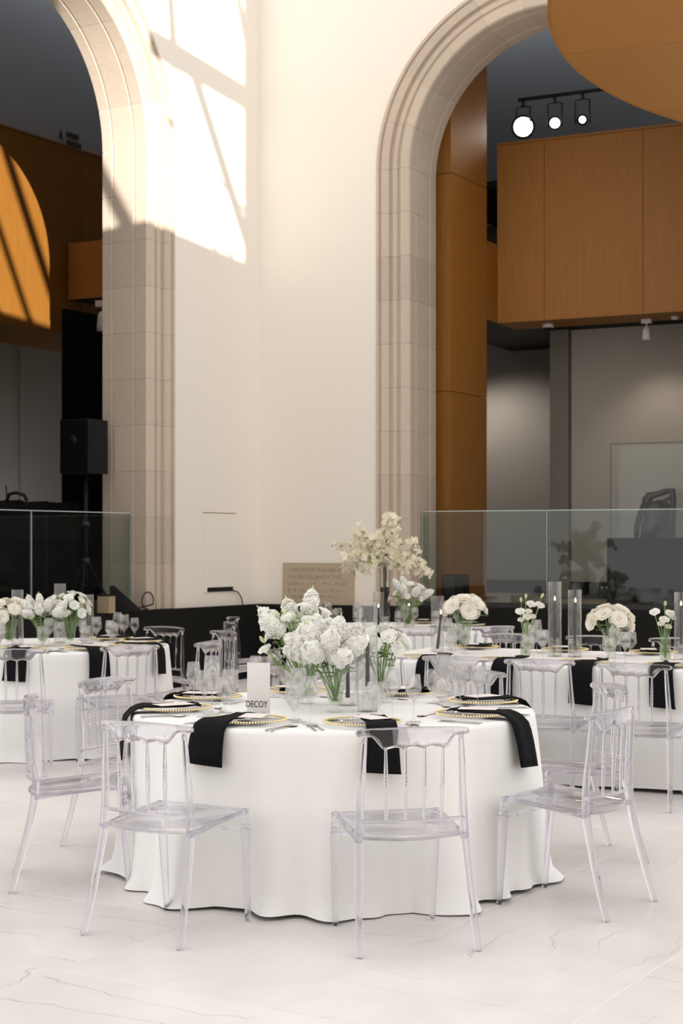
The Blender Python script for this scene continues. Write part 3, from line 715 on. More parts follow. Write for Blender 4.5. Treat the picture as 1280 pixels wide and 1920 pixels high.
ring_chair(T2, -57, 1.32, 'clear acrylic chair at the left background table with a black napkin seen through its back', G2)
ring_chair(T2, -31, 1.34, 'clear acrylic chair right of the left background table, nearer of the two there', G2, 10)
ring_chair(T2, 20, 1.25, 'clear acrylic chair right of the left background table, further of the two there', G2, 12)
ring_chair(T2, 56, 1.22, 'clear acrylic chair on the far side of the left background table against the black base', G2)
G3 = 'clear chairs around the rear round table'
ring_chair(T3, 207, 1.42, 'clear acrylic chair side-on at the left of the rear table', G3, -10)
ring_chair(T3, 170, 1.32, 'clear acrylic chair at the far left of the rear table against the black base', G3)
ring_chair(T3, 139, 1.24, 'clear acrylic chair behind the left edge of the rear table', G3)
ring_chair(T3, -83, 1.36, 'clear acrylic chair in front of the rear table by the black slanting candle', G3)
ring_chair(T3, -58, 1.40, 'clear acrylic chair at the front right of the rear table behind the roses', G3)
# long table at the right
QM = Vector((1.42, 10.1, 0)); QA = math.radians(-26); qd, qn = Vector((math.cos(QA), math.sin(QA), 0)), Vector((-math.sin(QA), math.cos(QA), 0))
Q0, Q1, QD = -1.5, 1.05, 1.45
def Q(t, s, z=0): return QM + qd*t + qn*s + Vector((0, 0, z))
G4 = 'clear chairs along the long table'
for tt, s, fc, lb in ((-1.10, -.33, 64, 'clear acrylic chair at the left end of the long table, mostly behind the front flowers'),
                  (-.55, -.33, 64, 'clear acrylic chair at the long table, left of the middle one'),
                  (.0, -.36, 65, 'clear acrylic chair in the middle of the long table near side'),
                  (.60, -.44, 66, 'clear acrylic chair at the long table nearest the right frame edge, back to the camera')):
    p = Q(tt, s); chair(p.x, p.y, fc, lb, G4)
for tt, lb in ((-1.1, 'left'), (-.42, 'middle'), (.22, 'right')):
    p = Q(tt, QD + .33); chair(p.x, p.y, 244, f'clear acrylic chair on the far side of the long table, {lb} one of three', G4)

# ------------------------------------------------------------------ tablecloths and tables
def drape(name, label, outline, centre, seed, top=.76, amp=.05, flare=.07, pool=.05, rows=16, gap=.004, phase=0.0, freqs=(7, 11, 17)):
    """outline: list of (point, normal) around the edge"""
    r = random.Random(seed); n = len(outline); mb = MB()
    ph = [r.uniform(0, 6.28) for _ in freqs]
    vs = [(centre.x, centre.y, top)]
    rings = []
    for q in (.35, .7, .93, .985): rings.append([(centre.x+(p.x-centre.x)*q, centre.y+(p.y-centre.y)*q, top) for p, nn in outline])
    rings.append([(p.x, p.y, top-.004) for p, nn in outline])
    rings.append([(p.x+nn.x*.006, p.y+nn.y*.006, top-.018) for p, nn in outline])
    for i in range(1, rows+1):
        q = i/rows; z = top - .018 - (top-.018-gap)*q; ring = []
        for k, (p, nn) in enumerate(outline):
            w = 2*PI*k/n
            F = sum(a*math.sin(f*w + h + .25*math.sin(3*w+h)) for a, f, h in zip((1, .7, .35), freqs, ph))/1.5
            F = F + .25*math.sin(29*w + ph[0])*q
            d = .006 + flare*q**1.3 + amp*(q**.75)*F
            if q > .93: d += pool*(q-.93)/.07*(.45+.55*F)*(1 if F > -.4 else 0)
            d = max(d, .004)
            dz = (.012*math.sin(5*w+ph[1]) + .012)*(q**6) if gap > .003 else 0
            ring.append((p.x+nn.x*d, p.y+nn.y*d, max(.003, z + dz*.6)))
        rings.append(ring)
    for rg in rings: vs += rg
    fs = [(0, 1+k, 1+(k+1) % n) for k in range(n)]
    for i in range(len(rings)-1):
        fs += [(1+i*n+k, 1+(i+1)*n+k, 1+(i+1)*n+(k+1) % n, 1+i*n+(k+1) % n) for k in range(n)]
    mb.add(vs, fs, True)
    o = obj(name, mb, M_cloth); tag(o, label, 'tablecloth'); return o
def circle(c, R, n=200): return [(Vector((c.x+R*math.cos(2*PI*k/n), c.y+R*math.sin(2*PI*k/n), 0)), Vector((math.cos(2*PI*k/n), math.sin(2*PI*k/n), 0))) for k in range(n)]
def rrect(t0, t1, s0, s1, rad=.04):
    pts = []
    for (ct, cs, a0) in ((t1-rad, s0+rad, -90), (t1-rad, s1-rad, 0), (t0+rad, s1-rad, 90), (t0+rad, s0+rad, 180)):
        for k in range(7):
            a = math.radians(a0 + 15*k); pts.append((ct+rad*math.cos(a), cs+rad*math.sin(a), math.cos(a), math.sin(a)))
    out = []
    for i, p in enumerate(pts):
        q = pts[(i+1) % len(pts)]; L = math.hypot(q[0]-p[0], q[1]-p[1]); m = max(1, int(L/.03))
        for j in range(m):
            u = j/m; a = [p[x]*(1-u)+q[x]*u for x in range(4)]; h = math.hypot(a[2], a[3])
            out.append((Q(a[0], a[1]), (qd*a[2]+qn*a[3])/h))
    return out
RT = .935
drape('tablecloth', 'white linen cloth pooling on the floor from the front round table', circle(T1, RT, 240), T1, 5, amp=.050, flare=.034, pool=.055, freqs=(9, 15, 22))
drape('tablecloth', 'white linen cloth over the left background round table', circle(T2, RT), T2, 8, amp=.03, flare=.05, pool=.06)
drape('tablecloth', 'white linen cloth over the rear round table with the tall vase', circle(T3, RT), T3, 9, amp=.03, flare=.05)
drape('tablecloth', 'white linen cloth falling straight from the long rectangular table at right', rrect(Q0, Q1, 0, QD), Q((Q0+Q1)/2, QD/2), 10, amp=.012, flare=.02, pool=0, gap=.012, freqs=(23, 31, 12))
def round_table(c, which):
    t = thing('round_table', f'round banquet table hidden beneath the white cloth, {which}', 'table', (c.x, c.y, 0))
    obj('tabletop', MB().lathe([(0,.72),(RT-.03,.72),(RT-.02,.73),(RT-.03,.745),(0,.745)], 48), M_board, t)
    for k in range(4):
        a = PI/4 + PI/2*k; obj('leg', MB().tube([(.5*math.cos(a),.5*math.sin(a),.719),(.55*math.cos(a),.55*math.sin(a),0)], .016, 8), M_steel, t)
round_table(T1, 'front of the room'); round_table(T2, 'left background'); round_table(T3, 'rear of the room')
lt = thing('long_table', 'long rectangular banquet table hidden beneath the white cloth at right', 'table', Q((Q0+Q1)/2, QD/2), QA)
hl = (Q1-Q0)/2 - .03
obj('tabletop', MB().box(-hl, -QD/2+.03, .72, hl, QD/2-.03, .745), M_board, lt)
for sx in (-1, 1):
    for sy in (-1, 1): obj('leg', MB().tube([(sx*(hl-.15), sy*.45, .719), (sx*(hl-.15), sy*.45, 0)], .016, 8), M_steel, lt)

# ------------------------------------------------------------------ tableware
ZTOP = .7615
def wine_profile(h, rb, rr, stem, foot):
    hb = h - stem
    outer = [(0,0),(foot,0),(foot,.002),(foot*.4,.006),(.0045,.014),(.0035,.03),(.0035,stem*.85),(.006,stem)]
    bowl = [(.006,stem),(rb*.55,stem+hb*.18),(rb,stem+hb*.40),(rb*.98,stem+hb*.5),(rr,h)]
    prof = outer + bowl[1:] + [(rr-.0012,h)] + [(rb*.98-.0014,stem+hb*.5),(rb-.0016,stem+hb*.405),(rb*.55-.001,stem+hb*.2),(.0,stem+hb*.06)]
    return prof
GL = {'wine': MB().lathe(wine_profile(.232,.041,.031,.100,.038), 20).mesh('glass', M_glass),
      'white': MB().lathe(wine_profile(.205,.036,.028,.088,.035), 20).mesh('glass', M_glass),
      'water': MB().lathe(wine_profile(.165,.043,.036,.040,.036), 20).mesh('glass', M_glass)}
GN = {'wine': ('wine_glass', 'tall clear wine glass'), 'white': ('wine_glass', 'slimmer clear wine glass'), 'water': ('water_goblet', 'short-stemmed clear water goblet')}
ch_body = MB().lathe([(0,.001),(.085,.001),(.095,.004),(.150,.016),(.163,.018),(.163,.021),(.150,.020),(.094,.008),(.0,.006)], 40).mesh('charger_plate', thin_glass('charger_glass', (.93,.93,.93), .9, 1.45))
bd = MB()
for k in range(84): bd.ball((.1645*math.cos(2*PI*k/84), .1645*math.sin(2*PI*k/84), .021), .0052, 6, 4)
ch_bead = bd.mesh('bead_rim', M_gold)
def knife_mesh():
    o = [(-.006,-.11),(.006,-.11),(.005,-.01),(.009,.0),(.010,.08),(.004,.11),(-.006,.09),(-.005,0)]
    return MB().prism(o, .0025).mesh('knife', M_silver)
def fork_mesh():
    m = MB(); m.prism([(-.006,-.10),(.006,-.10),(.0035,.02),(.011,.045),(.011,.06),(-.011,.06),(-.011,.045),(-.0035,.02)], .0025)
    for x in (-.0095,-.0035,.0025,.0085): m.box(x-.001, .06, 0, x+.0025, .10, .0022)
    return m.mesh('fork', M_silver)
def spoon_mesh():
    m = MB(); m.prism([(-.006,-.10),(.006,-.10),(.003,.04),(-.003,.04)], .0025)
    vs = []; n = 14
    for sc, z in ((1,.004),(.7,.0015),(.3,.0008)):
        for k in range(n): a = 2*PI*k/n; vs.append((.020*sc*math.cos(a), .068+.031*sc*math.sin(a), z))
    m.add(vs, [(i*n+k, i*n+(k+1) % n, (i+1)*n+(k+1) % n, (i+1)*n+k) for i in range(2) for k in range(n)] + [tuple(range(2*n, 3*n))], True)
    return m.mesh('spoon', M_silver, False)
CUT = {'knife': knife_mesh(), 'fork': fork_mesh(), 'spoon': spoon_mesh()}
card_me = MB().box(-.052, -.085, 0, .052, .085, .0012).mesh('menu_card', M_card)
pc_me = MB().prism([(-.0,0),(.022,0),(.011,.035)], .085, Matrix.Translation((-.011,0,0)) @ Matrix.Rotation(PI/2, 4, 'X') @ Matrix.Rotation(0,4,'X')).mesh('place_card', M_card)
def napkin_mesh(hang, w, skew, seed, inner=.30, lift=.030):
    """in the setting frame: +y towards the table centre, edge of the table at y=0, z=0 the table top"""
    r = random.Random(seed)
    path = [(inner+.01, .026), (inner-.02, .031), (inner-.07, .026), (.16, .026), (.10, .027), (.05, .030), (.02, .022), (-.006, .010), (-.022, -.015), (-.030, -.05), (-.036, -.10), (-.040, -.16), (-.043, -.22)]
    pts = []
    for y, z in path:
        if z < -hang: break
        pts.append((y, z))
    pts.append((pts[-1][0]-.003, -hang))
    n = 9; layers = []
    for side in (0, 1):
        g = []
        for i, (y, z) in enumerate(pts):
            q = i/(len(pts)-1)
            for k in range(n):
                u = -1 + 2*k/(n-1)
                ww = w*(.80 + .24*q)
                x = u*ww/2 + skew*max(0, -z) + .010*math.sin(q*4+seed)
                rip = .004*math.sin(u*5+seed+q*3)
                off = .006 if side == 0 else 0
                # outward thickness: up on the table, out over the edge
                if z > 0: P = (x, y, z + rip*.6 + off)
                else: P = (x, y - off - rip*.6 - .004*(1+math.sin(u*4+seed)), z - (.010*(u+1)*.5 if i == len(pts)-1 else 0))
                g.append(P)
        layers.append(g)
    m = len(pts); vs = layers[0] + layers[1]; o = m*n
    fs = [(i*n+k, i*n+k+1, (i+1)*n+k+1, (i+1)*n+k) for i in range(m-1) for k in range(n-1)]
    fs += [(o+i*n+k, o+(i+1)*n+k, o+(i+1)*n+k+1, o+i*n+k+1) for i in range(m-1) for k in range(n-1)]
    for i in range(m-1):
        fs += [(i*n, (i+1)*n, o+(i+1)*n, o+i*n), (i*n+n-1, o+i*n+n-1, o+(i+1)*n+n-1, (i+1)*n+n-1)]
    for k in range(n-1):
        fs += [(k, o+k, o+k+1, k+1), ((m-1)*n+k, (m-1)*n+k+1, o+(m-1)*n+k+1, o+(m-1)*n+k)]
    return MB().add(vs, fs, True).mesh('napkin', M_napkin)
def setting(edge, fwd, desc, tbl, hang=.17, w=.15, skew=0.0, seed=1, cut=True, glasses=('wine', 'white', 'water'), gpos=None, card=True, side=0.0):
    """edge: point on the table edge; fwd: angle in rad towards the table centre"""
    f = Vector((math.cos(fwd), math.sin(fwd), 0)); r = Vector((f.y, -f.x, 0)); rz = fwd - PI/2
    at = lambda x, y, z=0: Vector((edge.x, edge.y, ZTOP+z)) + r*x + f*y
    where = f'{desc} of the {tbl}'
    c = thing('charger', f'gold-beaded clear glass charger at the {where}', 'charger', at(0, .195), rz, 'gold-beaded chargers')
    obj('plate', ch_body, None, c); b = obj('bead_rim', ch_bead, None, c); b['kind'] = 'stuff'
    nk = obj('napkin', napkin_mesh(hang, w, skew, seed)); tag(nk, f'black napkin draped over the edge at the {where}', 'napkin', 'black napkins'); place(nk, at(side, 0), rz)
    if card:
        k = obj('menu_card', card_me); tag(k, f'pale menu card on the charger at the {where}', 'card', 'menu cards'); place(k, at(.035, .185, .0365), rz + .35)
    gp = gpos or {'wine': (.16, .345), 'white': (.245, .30), 'water': (.10, .41)}
    for g in glasses:
        o = obj(GN[g][0], GL[g]); tag(o, f'{GN[g][1]} at the {where}', 'glass', 'glassware'); x, y = gp[g]; place(o, at(x, y), rz)
    if cut:
        for kind, x, y, a, lb in (('fork', -.225, .14, 0, 'outer silver fork'), ('fork', -.195, .145, .03, 'inner silver fork'), ('knife', .195, .13, 0, 'silver knife'),
                                  ('spoon', .222, .12, -.04, 'silver soup spoon'), ('spoon', -.02, .405, PI/2, 'silver dessert spoon')):
            o = obj(kind, CUT[kind]); tag(o, f'{lb} at the {where}', kind, 'silver cutlery'); place(o, at(x, y), rz + a)
FT = 'front table'
for ang, desc, hang, w, skew, seed, sd in ((-80, 'nearest setting', .165, .14, .05, 1, .045), (-119, 'front-left setting', .150, .17, -.10, 2, -.05), (-33, 'front-right setting', .205, .15, .18, 3, .03),
                                     (14, 'right setting', .06, .15, .1, 4, .02), (-168, 'left setting', .20, .15, -.1, 5, .0), (147, 'far-left setting', .10, .15, .1, 6, 0),
                                     (60, 'far-right setting', .12, .15, 0, 7, 0), (104, 'far setting', .12, .15, 0, 8, 0)):
    a = math.radians(ang); setting(T1 + Vector((math.cos(a), math.sin(a), 0))*RT, a+PI, desc, FT, hang, w, skew, seed, side=sd)
for ang, desc, seed in ((-92, 'near setting', 11), (-57, 'near-right setting', 12), (-19, 'right setting', 13), (19, 'far-right setting', 14), (55, 'far setting', 15), (-128, 'near-left setting', 16)):
    a = math.radians(ang); setting(T2 + Vector((math.cos(a), math.sin(a), 0))*RT, a+PI, desc, 'left background table', .19, .16, .05*(-1)**seed, seed)
for ang, desc, seed in ((-136, 'front-left setting', 21), (-94, 'front setting', 22), (-52, 'front-right setting', 23), (184, 'left setting', 24), (144, 'far-left setting', 25), (10, 'right setting', 26), (60, 'far-right setting', 27)):
    a = math.radians(ang); setting(T3 + Vector((math.cos(a), math.sin(a), 0))*RT, a+PI, desc, 'rear table', .16, .15, .05, seed, cut=seed < 24)
for tt, desc, seed, sd in ((-1.05, 'left near-side setting', 31, .1), (-.50, 'second near-side setting', 32, .08), (.05, 'third near-side setting', 33, .06), (.62, 'right near-side setting', 34, .0)):
    setting(Q(tt, 0), QA+PI/2, desc, 'long table', .23, .155, .02, seed, side=sd)
for tt, desc, seed in ((-1.1, 'left far-side setting', 36), (-.42, 'middle far-side setting', 37), (.22, 'right far-side setting', 38)):
    setting(Q(tt, QD), QA-PI/2, desc, 'long table', .12, .15, .02, seed, cut=False)

# DECOY table card
p = Vector((-.365, 7.05, ZTOP))
dk = thing('table_card', 'upright frosted card reading DECOY on the front table', 'card', p, math.radians(-14))
obj('panel', MB().box(-.052, -.003, .012, .052, .003, .245), M_frost, dk)
obj('foot', MB().box(-.035, -.02, 0, .035, .02, .0118), M_acryl, dk)
me = text_mesh('DECOY', .040, .0006, .74, 'CENTER'); me.materials.clear(); me.materials.append(M_ink)
o = obj('lettering', me, None, dk); o.rotation_euler = (PI/2, 0, 0); o.location = (-.008, -.0038, .050)

# ------------------------------------------------------------------ flowers
def petal(mb, phi, spread, r0, r1, z0, z1, curl, ruff, rr, nu=4, nv=3):
    vs = []
    for j in range(nv+1):
        v = j/nv
        rad = r0 + (r1-r0)*(v**1.4) + curl*max(0, v-.6)
        z = z0 + (z1-z0)*math.sin(v*PI*.5) - curl*1.2*max(0, v-.7)
        ww = spread*(.45 + .55*math.sin(min(1, v*1.25)*PI*.5)) * (1 - .25*(v**6))
        for i in range(nu+1):
            u = -1 + 2*i/nu; a = phi + u*ww/2
            k = ruff*rr.uniform(-1, 1)*v
            r_ = rad*(1 - .10*u*u*(1-v)) + k
            vs.append((r_*math.cos(a), r_*math.sin(a), z - .006*u*u*v + k*.6))
    n = nu+1
    mb.add(vs, [(j*n+i, j*n+i+1, (j+1)*n+i+1, (j+1)*n+i) for j in range(nv) for i in range(nu)], True)
def rose_mesh(name, mat, R=.045, seed=1, layers=((3,.25,.75),(4,.5,.85),(5,.78,.8),(6,1.0,.62))):
    rr = random.Random(seed); mb = MB()
    mb.ball((0,0,R*.3), R*.33, 7, 5)
    for li, (n, q, h) in enumerate(layers):
        for k in range(n): petal(mb, 2*PI*k/n + li*.7 + rr.uniform(-.1,.1), 2*PI/n*1.5, R*.12*q+.003, R*q, -.15*R*q, R*h, R*.16*q, R*.05, rr)
    return mb.mesh(name, mat, False)
ROSE = [rose_mesh('bloom', M_cream, .052, s) for s in (1, 2, 3)]
LISI = [rose_mesh('bloom', M_petal, .034, s, ((3,.3,.9),(4,.65,.95),(5,1.0,.85))) for s in (4, 5)]
SPRAY = [rose_mesh('bloom', M_cream, .024, s, ((3,.35,.9),(4,.75,.9),(4,1.0,.7))) for s in (6, 7)]
def floret(mb, c, nrm, size, rr, np=5):
    nrm = nrm.normalized(); a = nrm.orthogonal().normalized(); b = nrm.cross(a); w0 = rr.uniform(0, 6.28)
    for k in range(np):
        w = w0 + 2*PI*k/np; d = a*math.cos(w) + b*math.sin(w); t = nrm.cross(d)
        L = size*rr.uniform(.85, 1.15); up = rr.uniform(.1, .5)
        mb.add([c, c + d*L*.6 + t*L*.42 + nrm*L*up*.7, c + d*L + nrm*L*up*.5, c + d*L*.6 - t*L*.42 + nrm*L*up*.7], [(0,1,2),(0,2,3)], True)
def stock_mesh(seed, L=.125, R=.044, n=60, mat=None):
    rr = random.Random(seed); mb = MB()
    for i in range(n):
        q = (i+.5)/n; a = i*2.4; z = L*q; r = R*math.sqrt(max(.05, 1-(1.55*q-.6)**2))*rr.uniform(.7, 1.1)
        d = Vector((math.cos(a), math.sin(a), .35+.6*q)); floret(mb, Vector((math.cos(a)*r*.7, math.sin(a)*r*.7, z)), d, .027*(1-.30*q), rr)
        floret(mb, Vector((math.cos(a)*r*.85, math.sin(a)*r*.85, z+.004)), d + Vector((rr.uniform(-.5,.5), rr.uniform(-.5,.5), .2)), .021*(1-.3*q), rr, 5)
    return mb.mesh('florets', mat or M_petal, False)
STOCK = [stock_mesh(s) for s in (11, 12, 13)]
def leaf_into(mb, base, d, L, w, droop=.3):
    d = d.normalized(); sd = d.cross(Vector((0,0,1)))
    sd = sd.normalized() if sd.length > .05 else Vector((1,0,0)); vs = []
    for j in range(5):
        v = j/4; p = base + d*L*v + Vector((0,0,-droop*L*v*v)); ww = w*math.sin(PI*(.12+.86*v))
        vs += [p - sd*ww + Vector((0,0,ww*.3)), p, p + sd*ww + Vector((0,0,ww*.3))]
    mb.add(vs, [(j*3+k, j*3+k+1, (j+1)*3+k+1, (j+1)*3+k) for j in range(4) for k in range(2)], True)
tip_me = MB()
for k in range(9):
    a = k*2.4; tip_me.ball((.008*math.cos(a)*(1-k/11), .008*math.sin(a)*(1-k/11), k*.006), .0065*(1-k/14), 5, 4, (1,1,1.4))
TIP = tip_me.mesh('bud_tip', M_bud)
BUD = MB().lathe([(.0,-.005),(.006,.0),(.010,.012),(.009,.024),(.004,.036),(0,.04)], 8).mesh('bud', M_bud)
def flower(kind, root, head, axis, label, cat, group, seed=0, leaves=2, sc=1.0):
    rr = random.Random(seed); root = Vector(root); head = Vector(head); axis = Vector(axis).normalized()
    t = thing(kind, label, cat, root, 0, group)
    h = head - root; mid = h*.5 + Vector((0,0,.02))
    st = MB().tube([Vector((0,0,0)), h*.25*.9 + Vector((0,0,.01)), mid, h - axis*.012, h + axis*.01], [.003,.003,.0028,.0025,.0025], 6)
    obj('stem', st, M_stem, t)
    q = axis.to_track_quat('Z', 'Y')
    def put(nm, me, off=0, s=1.0):
        o = obj(nm, me, None, t); o.location = h + axis*off; o.rotation_mode = 'QUATERNION'
        from mathutils import Quaternion
        o.rotation_quaternion = q @ Quaternion((0,0,1), rr.uniform(0, 6.28)); o.scale = (s, s, s); return o
    if kind == 'rose': put('bloom', ROSE[seed % 3], 0, sc)
    elif kind == 'lisianthus':
        put('bloom', LISI[seed % 2], 0, sc)
    elif kind == 'spray_rose': put('bloom', SPRAY[seed % 2], 0, sc)
    elif kind == 'flower_bud': put('bud', BUD, 0, sc)
    elif kind == 'stock_flower':
        o = put('florets', STOCK[seed % 3], -.03*sc, sc); o['kind'] = 'stuff'; put('bud_tip', TIP, .085*sc, sc*.8)
    for k in range(leaves):
        m = MB(); qv = rr.uniform(.55, .9); a = rr.uniform(0, 6.28)
        leaf_into(m, h*qv, Vector((math.cos(a), math.sin(a), .35)), rr.uniform(.06, .10), .016); obj('leaf', m, M_leaf, t, False)
    return t
def footed_vase(loc, label, hgt=.21, r=.066):
    k = hgt/.21
    t = thing('footed_vase', label, 'vase', loc)
    prof = [(0,0),(.036,0),(.037,.003),(.016,.012),(.008,.022),(.012,.030),(.024,.036),(.034,.055),(.040,.090),(.047,.140),(.056,.180),(r,.210),(r-.0016,.210),(.054,.180),(.0452,.140),(.0382,.090),(.032,.057),(.018,.042),(0,.040)]
    obj('glass_body', MB().lathe([(a, b*k) for a, b in prof], 28), M_vase, t)
    obj('water', MB().lathe([(0,.042*k),(.017,.044*k),(.031,.059*k),(.0372,.091*k),(.042,.118*k),(0,.118*k)], 20), M_water, t)
    return t
ORD = ('leftmost', 'second from left', 'third from left', 'fourth from left', 'fifth from left', 'sixth from left', 'seventh from left', 'eighth from left', 'ninth from left', 'tenth from left', 'eleventh from left', 'twelfth from left', 'thirteenth from left', 'fourteenth from left', 'fifteenth from left', 'sixteenth from left')
def ranked(base, k, n):
    o = ORD[k] if k < n-1 or n == 1 else 'rightmost'
    return base.replace(' in the ', f', {o}, in the ', 1) if n > 1 else base
def grow(heads, label, cat, group):
    # heads: (kind, root, head, axis, seed, leaves, scale); the label says the place from the left among its kind
    for kd in sorted(set(h[0] for h in heads)):
        hs = sorted([h for h in heads if h[0] == kd], key=lambda h: h[2].x/h[2].y)
        for k, (a, root, head, ax, sd, lv, sc) in enumerate(hs): flower(kd, root, head, ax, ranked(label[kd], k, len(hs)), cat, group, sd, lv, sc)
def bouquet(base, kinds, centre, radii, n, label, cat, group, seed, sc=1.0, kindsc=None, extra=()):
    """dome of n flowers: base = vase foot, centre/radii of the dome"""
    rr = random.Random(seed); heads = list(extra)
    for i in range(n):
        u = (i+.5)/n; th = i*2.39996 + seed; cz = 1 - 1.25*u; sr = math.sqrt(max(0, 1-cz*cz)) if cz > -1 else 0
        d = Vector((sr*math.cos(th), sr*math.sin(th), cz)); j = rr.uniform(.86, 1.05)
        head = centre + Vector((d.x*radii[0], d.y*radii[1], d.z*radii[2]))*j
        root = base + Vector((rr.uniform(-.012,.012), rr.uniform(-.012,.012), .05))
        kd = kinds[i % len(kinds)]
        heads.append((kd, root, head, Vector((d.x, d.y, d.z + .35)), seed*100 + i, 1 if i % 2 else 2, (sc*.72 if kd == 'stock_flower' and base.y > 9 else sc)))
    grow(heads, label, cat, group)
V = Vector
# front table: three footed vases
b1 = V((-.03, 7.33, ZTOP)); footed_vase(b1, 'footed flared glass vase of white stock, nearest the camera on the front table')
lb = {'stock_flower': 'white stock flower spike in the nearest footed vase on the front table', 'lisianthus': 'white lisianthus bloom in the nearest footed vase on the front table'}
bouquet(b1, ['stock_flower'], b1 + V((-.035, 0, .27)), (.125, .10, .085), 15, lb, 'flower', 'white stock in the nearest footed vase', 3)
b2 = V((-.17, 7.72, ZTOP)); footed_vase(b2, 'footed flared glass vase behind the DECOY card on the front table')
lb = {'lisianthus': 'white lisianthus bloom in the vase behind the DECOY card', 'stock_flower': 'white stock spike in the vase behind the DECOY card', 'flower_bud': 'pale green bud in the vase behind the DECOY card'}
ex = []
for i, (x, z) in enumerate(((-.20, .30), (-.185, .25), (-.15, .36), (-.13, .42), (-.08, .40), (.01, .39), (-.16, .22))):
    ex.append(('flower_bud' if i % 3 == 0 else 'lisianthus', b2 + V((0, 0, .05)), b2 + V((x, -.08, z)), V((x*2, -.3, .6)), 900+i, 2, 1.0))
bouquet(b2, ['lisianthus', 'stock_flower', 'flower_bud'], b2 + V((-.02, -.02, .33)), (.17, .10, .13), 18, lb, 'flower', 'white flowers in the vase behind the DECOY card', 5, extra=ex)
b3 = V((.20, 7.80, ZTOP)); footed_vase(b3, 'footed flared glass vase right of the tall candle cylinder on the front table')
lb = {'lisianthus': 'white lisianthus bloom in the vase right of the tall candle cylinder', 'spray_rose': 'creamy spray rose in the vase right of the tall candle cylinder', 'rose': 'cream rose in the vase right of the tall candle cylinder'}
bouquet(b3, ['lisianthus', 'lisianthus', 'spray_rose'], b3 + V((0, 0, .27)), (.11, .09, .085), 17, lb, 'flower', 'white blooms in the vase right of the tall candle cylinder', 7, 1.1)
# candle cylinders
def hurricane(loc, h, where, tilt=0.0, holder=.12, candle=.24, r=.046):
    t = thing('hurricane_cylinder', f'tall clear glass candle cylinder {where}', 'glass cylinder', loc)
    obj('glass_tube', MB().lathe([(0,.0),(r,.0),(r,h),(r-.002,h),(r-.002,.004),(0,.004)], 28), M_tube, t)
    hd = thing('candle_holder', f'short clear glass candle holder {where}', 'candle holder', loc + V((0,0,.0045)))
    obj('block', MB().lathe([(0,0),(.030,0),(.031,.01),(.031,holder-.012),(.026,holder),(.012,holder),(.012,holder-.02),(0,holder-.02)], 20), M_glass, hd)
    c = thing('taper_candle', f'black taper candle {where}', 'candle', loc + V((0,0,.0045+holder-.019)))
    tp = V((tilt, 0, candle))
    obj('wax', MB().tube([V((0,0,0)), tp*.5, tp], [.0108,.0095,.008], 10), M_candle, c)
    obj('flame', MB().lathe([(0,0),(.0045,.006),(.0055,.012),(.003,.022),(0,.032)], 8), M_flame, c).location = tp + V((0,0,.006))
hurricane(V((.12, 7.36, ZTOP)), .50, 'on the front table beside the white stock', 0, .13, .20)
hurricane(V((.03, 7.64, ZTOP)), .30, 'in the middle of the front table between the vases', 0, .05, .18)
for px, y, h, cd, tilt, w in ((.68, 11.35, .40, .24, .025, 'at the left end of the long table, candle leaning'), (1.462, 10.97, .51, .27, 0, 'tallest on the long table, right of the bud vase'), (1.59, 10.91, .456, .26, .004, 'on the long table between the tallest cylinder and the roses'), (2.247, 10.59, .45, .25, 0, 'on the long table at the right frame edge')):
    hurricane(V((px, y, ZTOP)), h, w, tilt, .12 if h > .4 else .04, cd)
for x, y, h, w in ((-2.47, 12.2, .42, 'on the left background table, leftmost'), (-2.19, 12.45, .46, 'on the left background table behind the flowers'), (-1.95, 12.3, .38, 'on the left background table, rightmost')):
    hurricane(V((x, y, ZTOP)), h, w, 0, .06, .20)
for x, y, h, w in ((.33, 14.3, .34, 'on the rear table in front of the tall vase'), (.62, 14.7, .30, 'on the rear table right of the tall vase')):
    hurricane(V((x, y, ZTOP)), h, w, 0, .05, .16)
# roses on the long table
for k, (x, y, nm, n) in enumerate(((.862, 11.26, 'left', 11), (1.817, 10.80, 'right', 10))):
    b = V((x, y, ZTOP)); footed_vase(b, f'footed flared glass vase of cream roses at the {nm} of the long table', .26 if k == 0 else .20, .085 if k == 0 else .06)
    l = {'rose': f'cream garden rose in the {nm} footed vase on the long table'}
    bouquet(b, ['rose'], b + V((0, 0, .30 if k == 0 else .24)), (.115, .10, .075), n, l, 'flower', f'cream roses in the {nm} vase', 21+k, 1.15)
def bud_vase(loc, where, heads, seed, short):
    t = thing('bud_vase', f'slim clear bottle bud vase {where}', 'vase', loc)
    obj('glass_body', MB().lathe([(0,0),(.036,0),(.037,.004),(.037,.13),(.030,.155),(.014,.170),(.013,.195),(.016,.200),(.0145,.200),(.0115,.195),(.0125,.170),(.0285,.153),(.0352,.129),(.0352,.006),(0,.006)], 22), M_vase, t)
    obj('water', MB().lathe([(0,.007),(.0345,.007),(.0345,.10),(0,.10)], 18), M_water, t)
    lab = {'flower_bud': f'pale closed bud in the {short}', 'lisianthus': f'white lisianthus bloom in the {short}', 'spray_rose': f'small white bloom in the {short}'}
    grow([(kd, loc + V((0,0,.012)), loc + V((x, .01*(-1)**i, z)), V((x*3, -.5, .7)), seed+i, 0, 1.0) for i, (kd, x, z) in enumerate(heads)], lab, 'flower', f'stems in the {short}')
bud_vase(V((1.272, 11.06, ZTOP)), 'between the rose vase and the tallest cylinder', (('flower_bud',-.03,.37),('flower_bud',.0,.395),('lisianthus',-.035,.285),('lisianthus',.01,.25),('lisianthus',.035,.335),('lisianthus',.09,.33),('spray_rose',-.03,.235),('spray_rose',.045,.26),('flower_bud',.11,.40),('spray_rose',.02,.295)), 300, 'left bud vase on the long table')
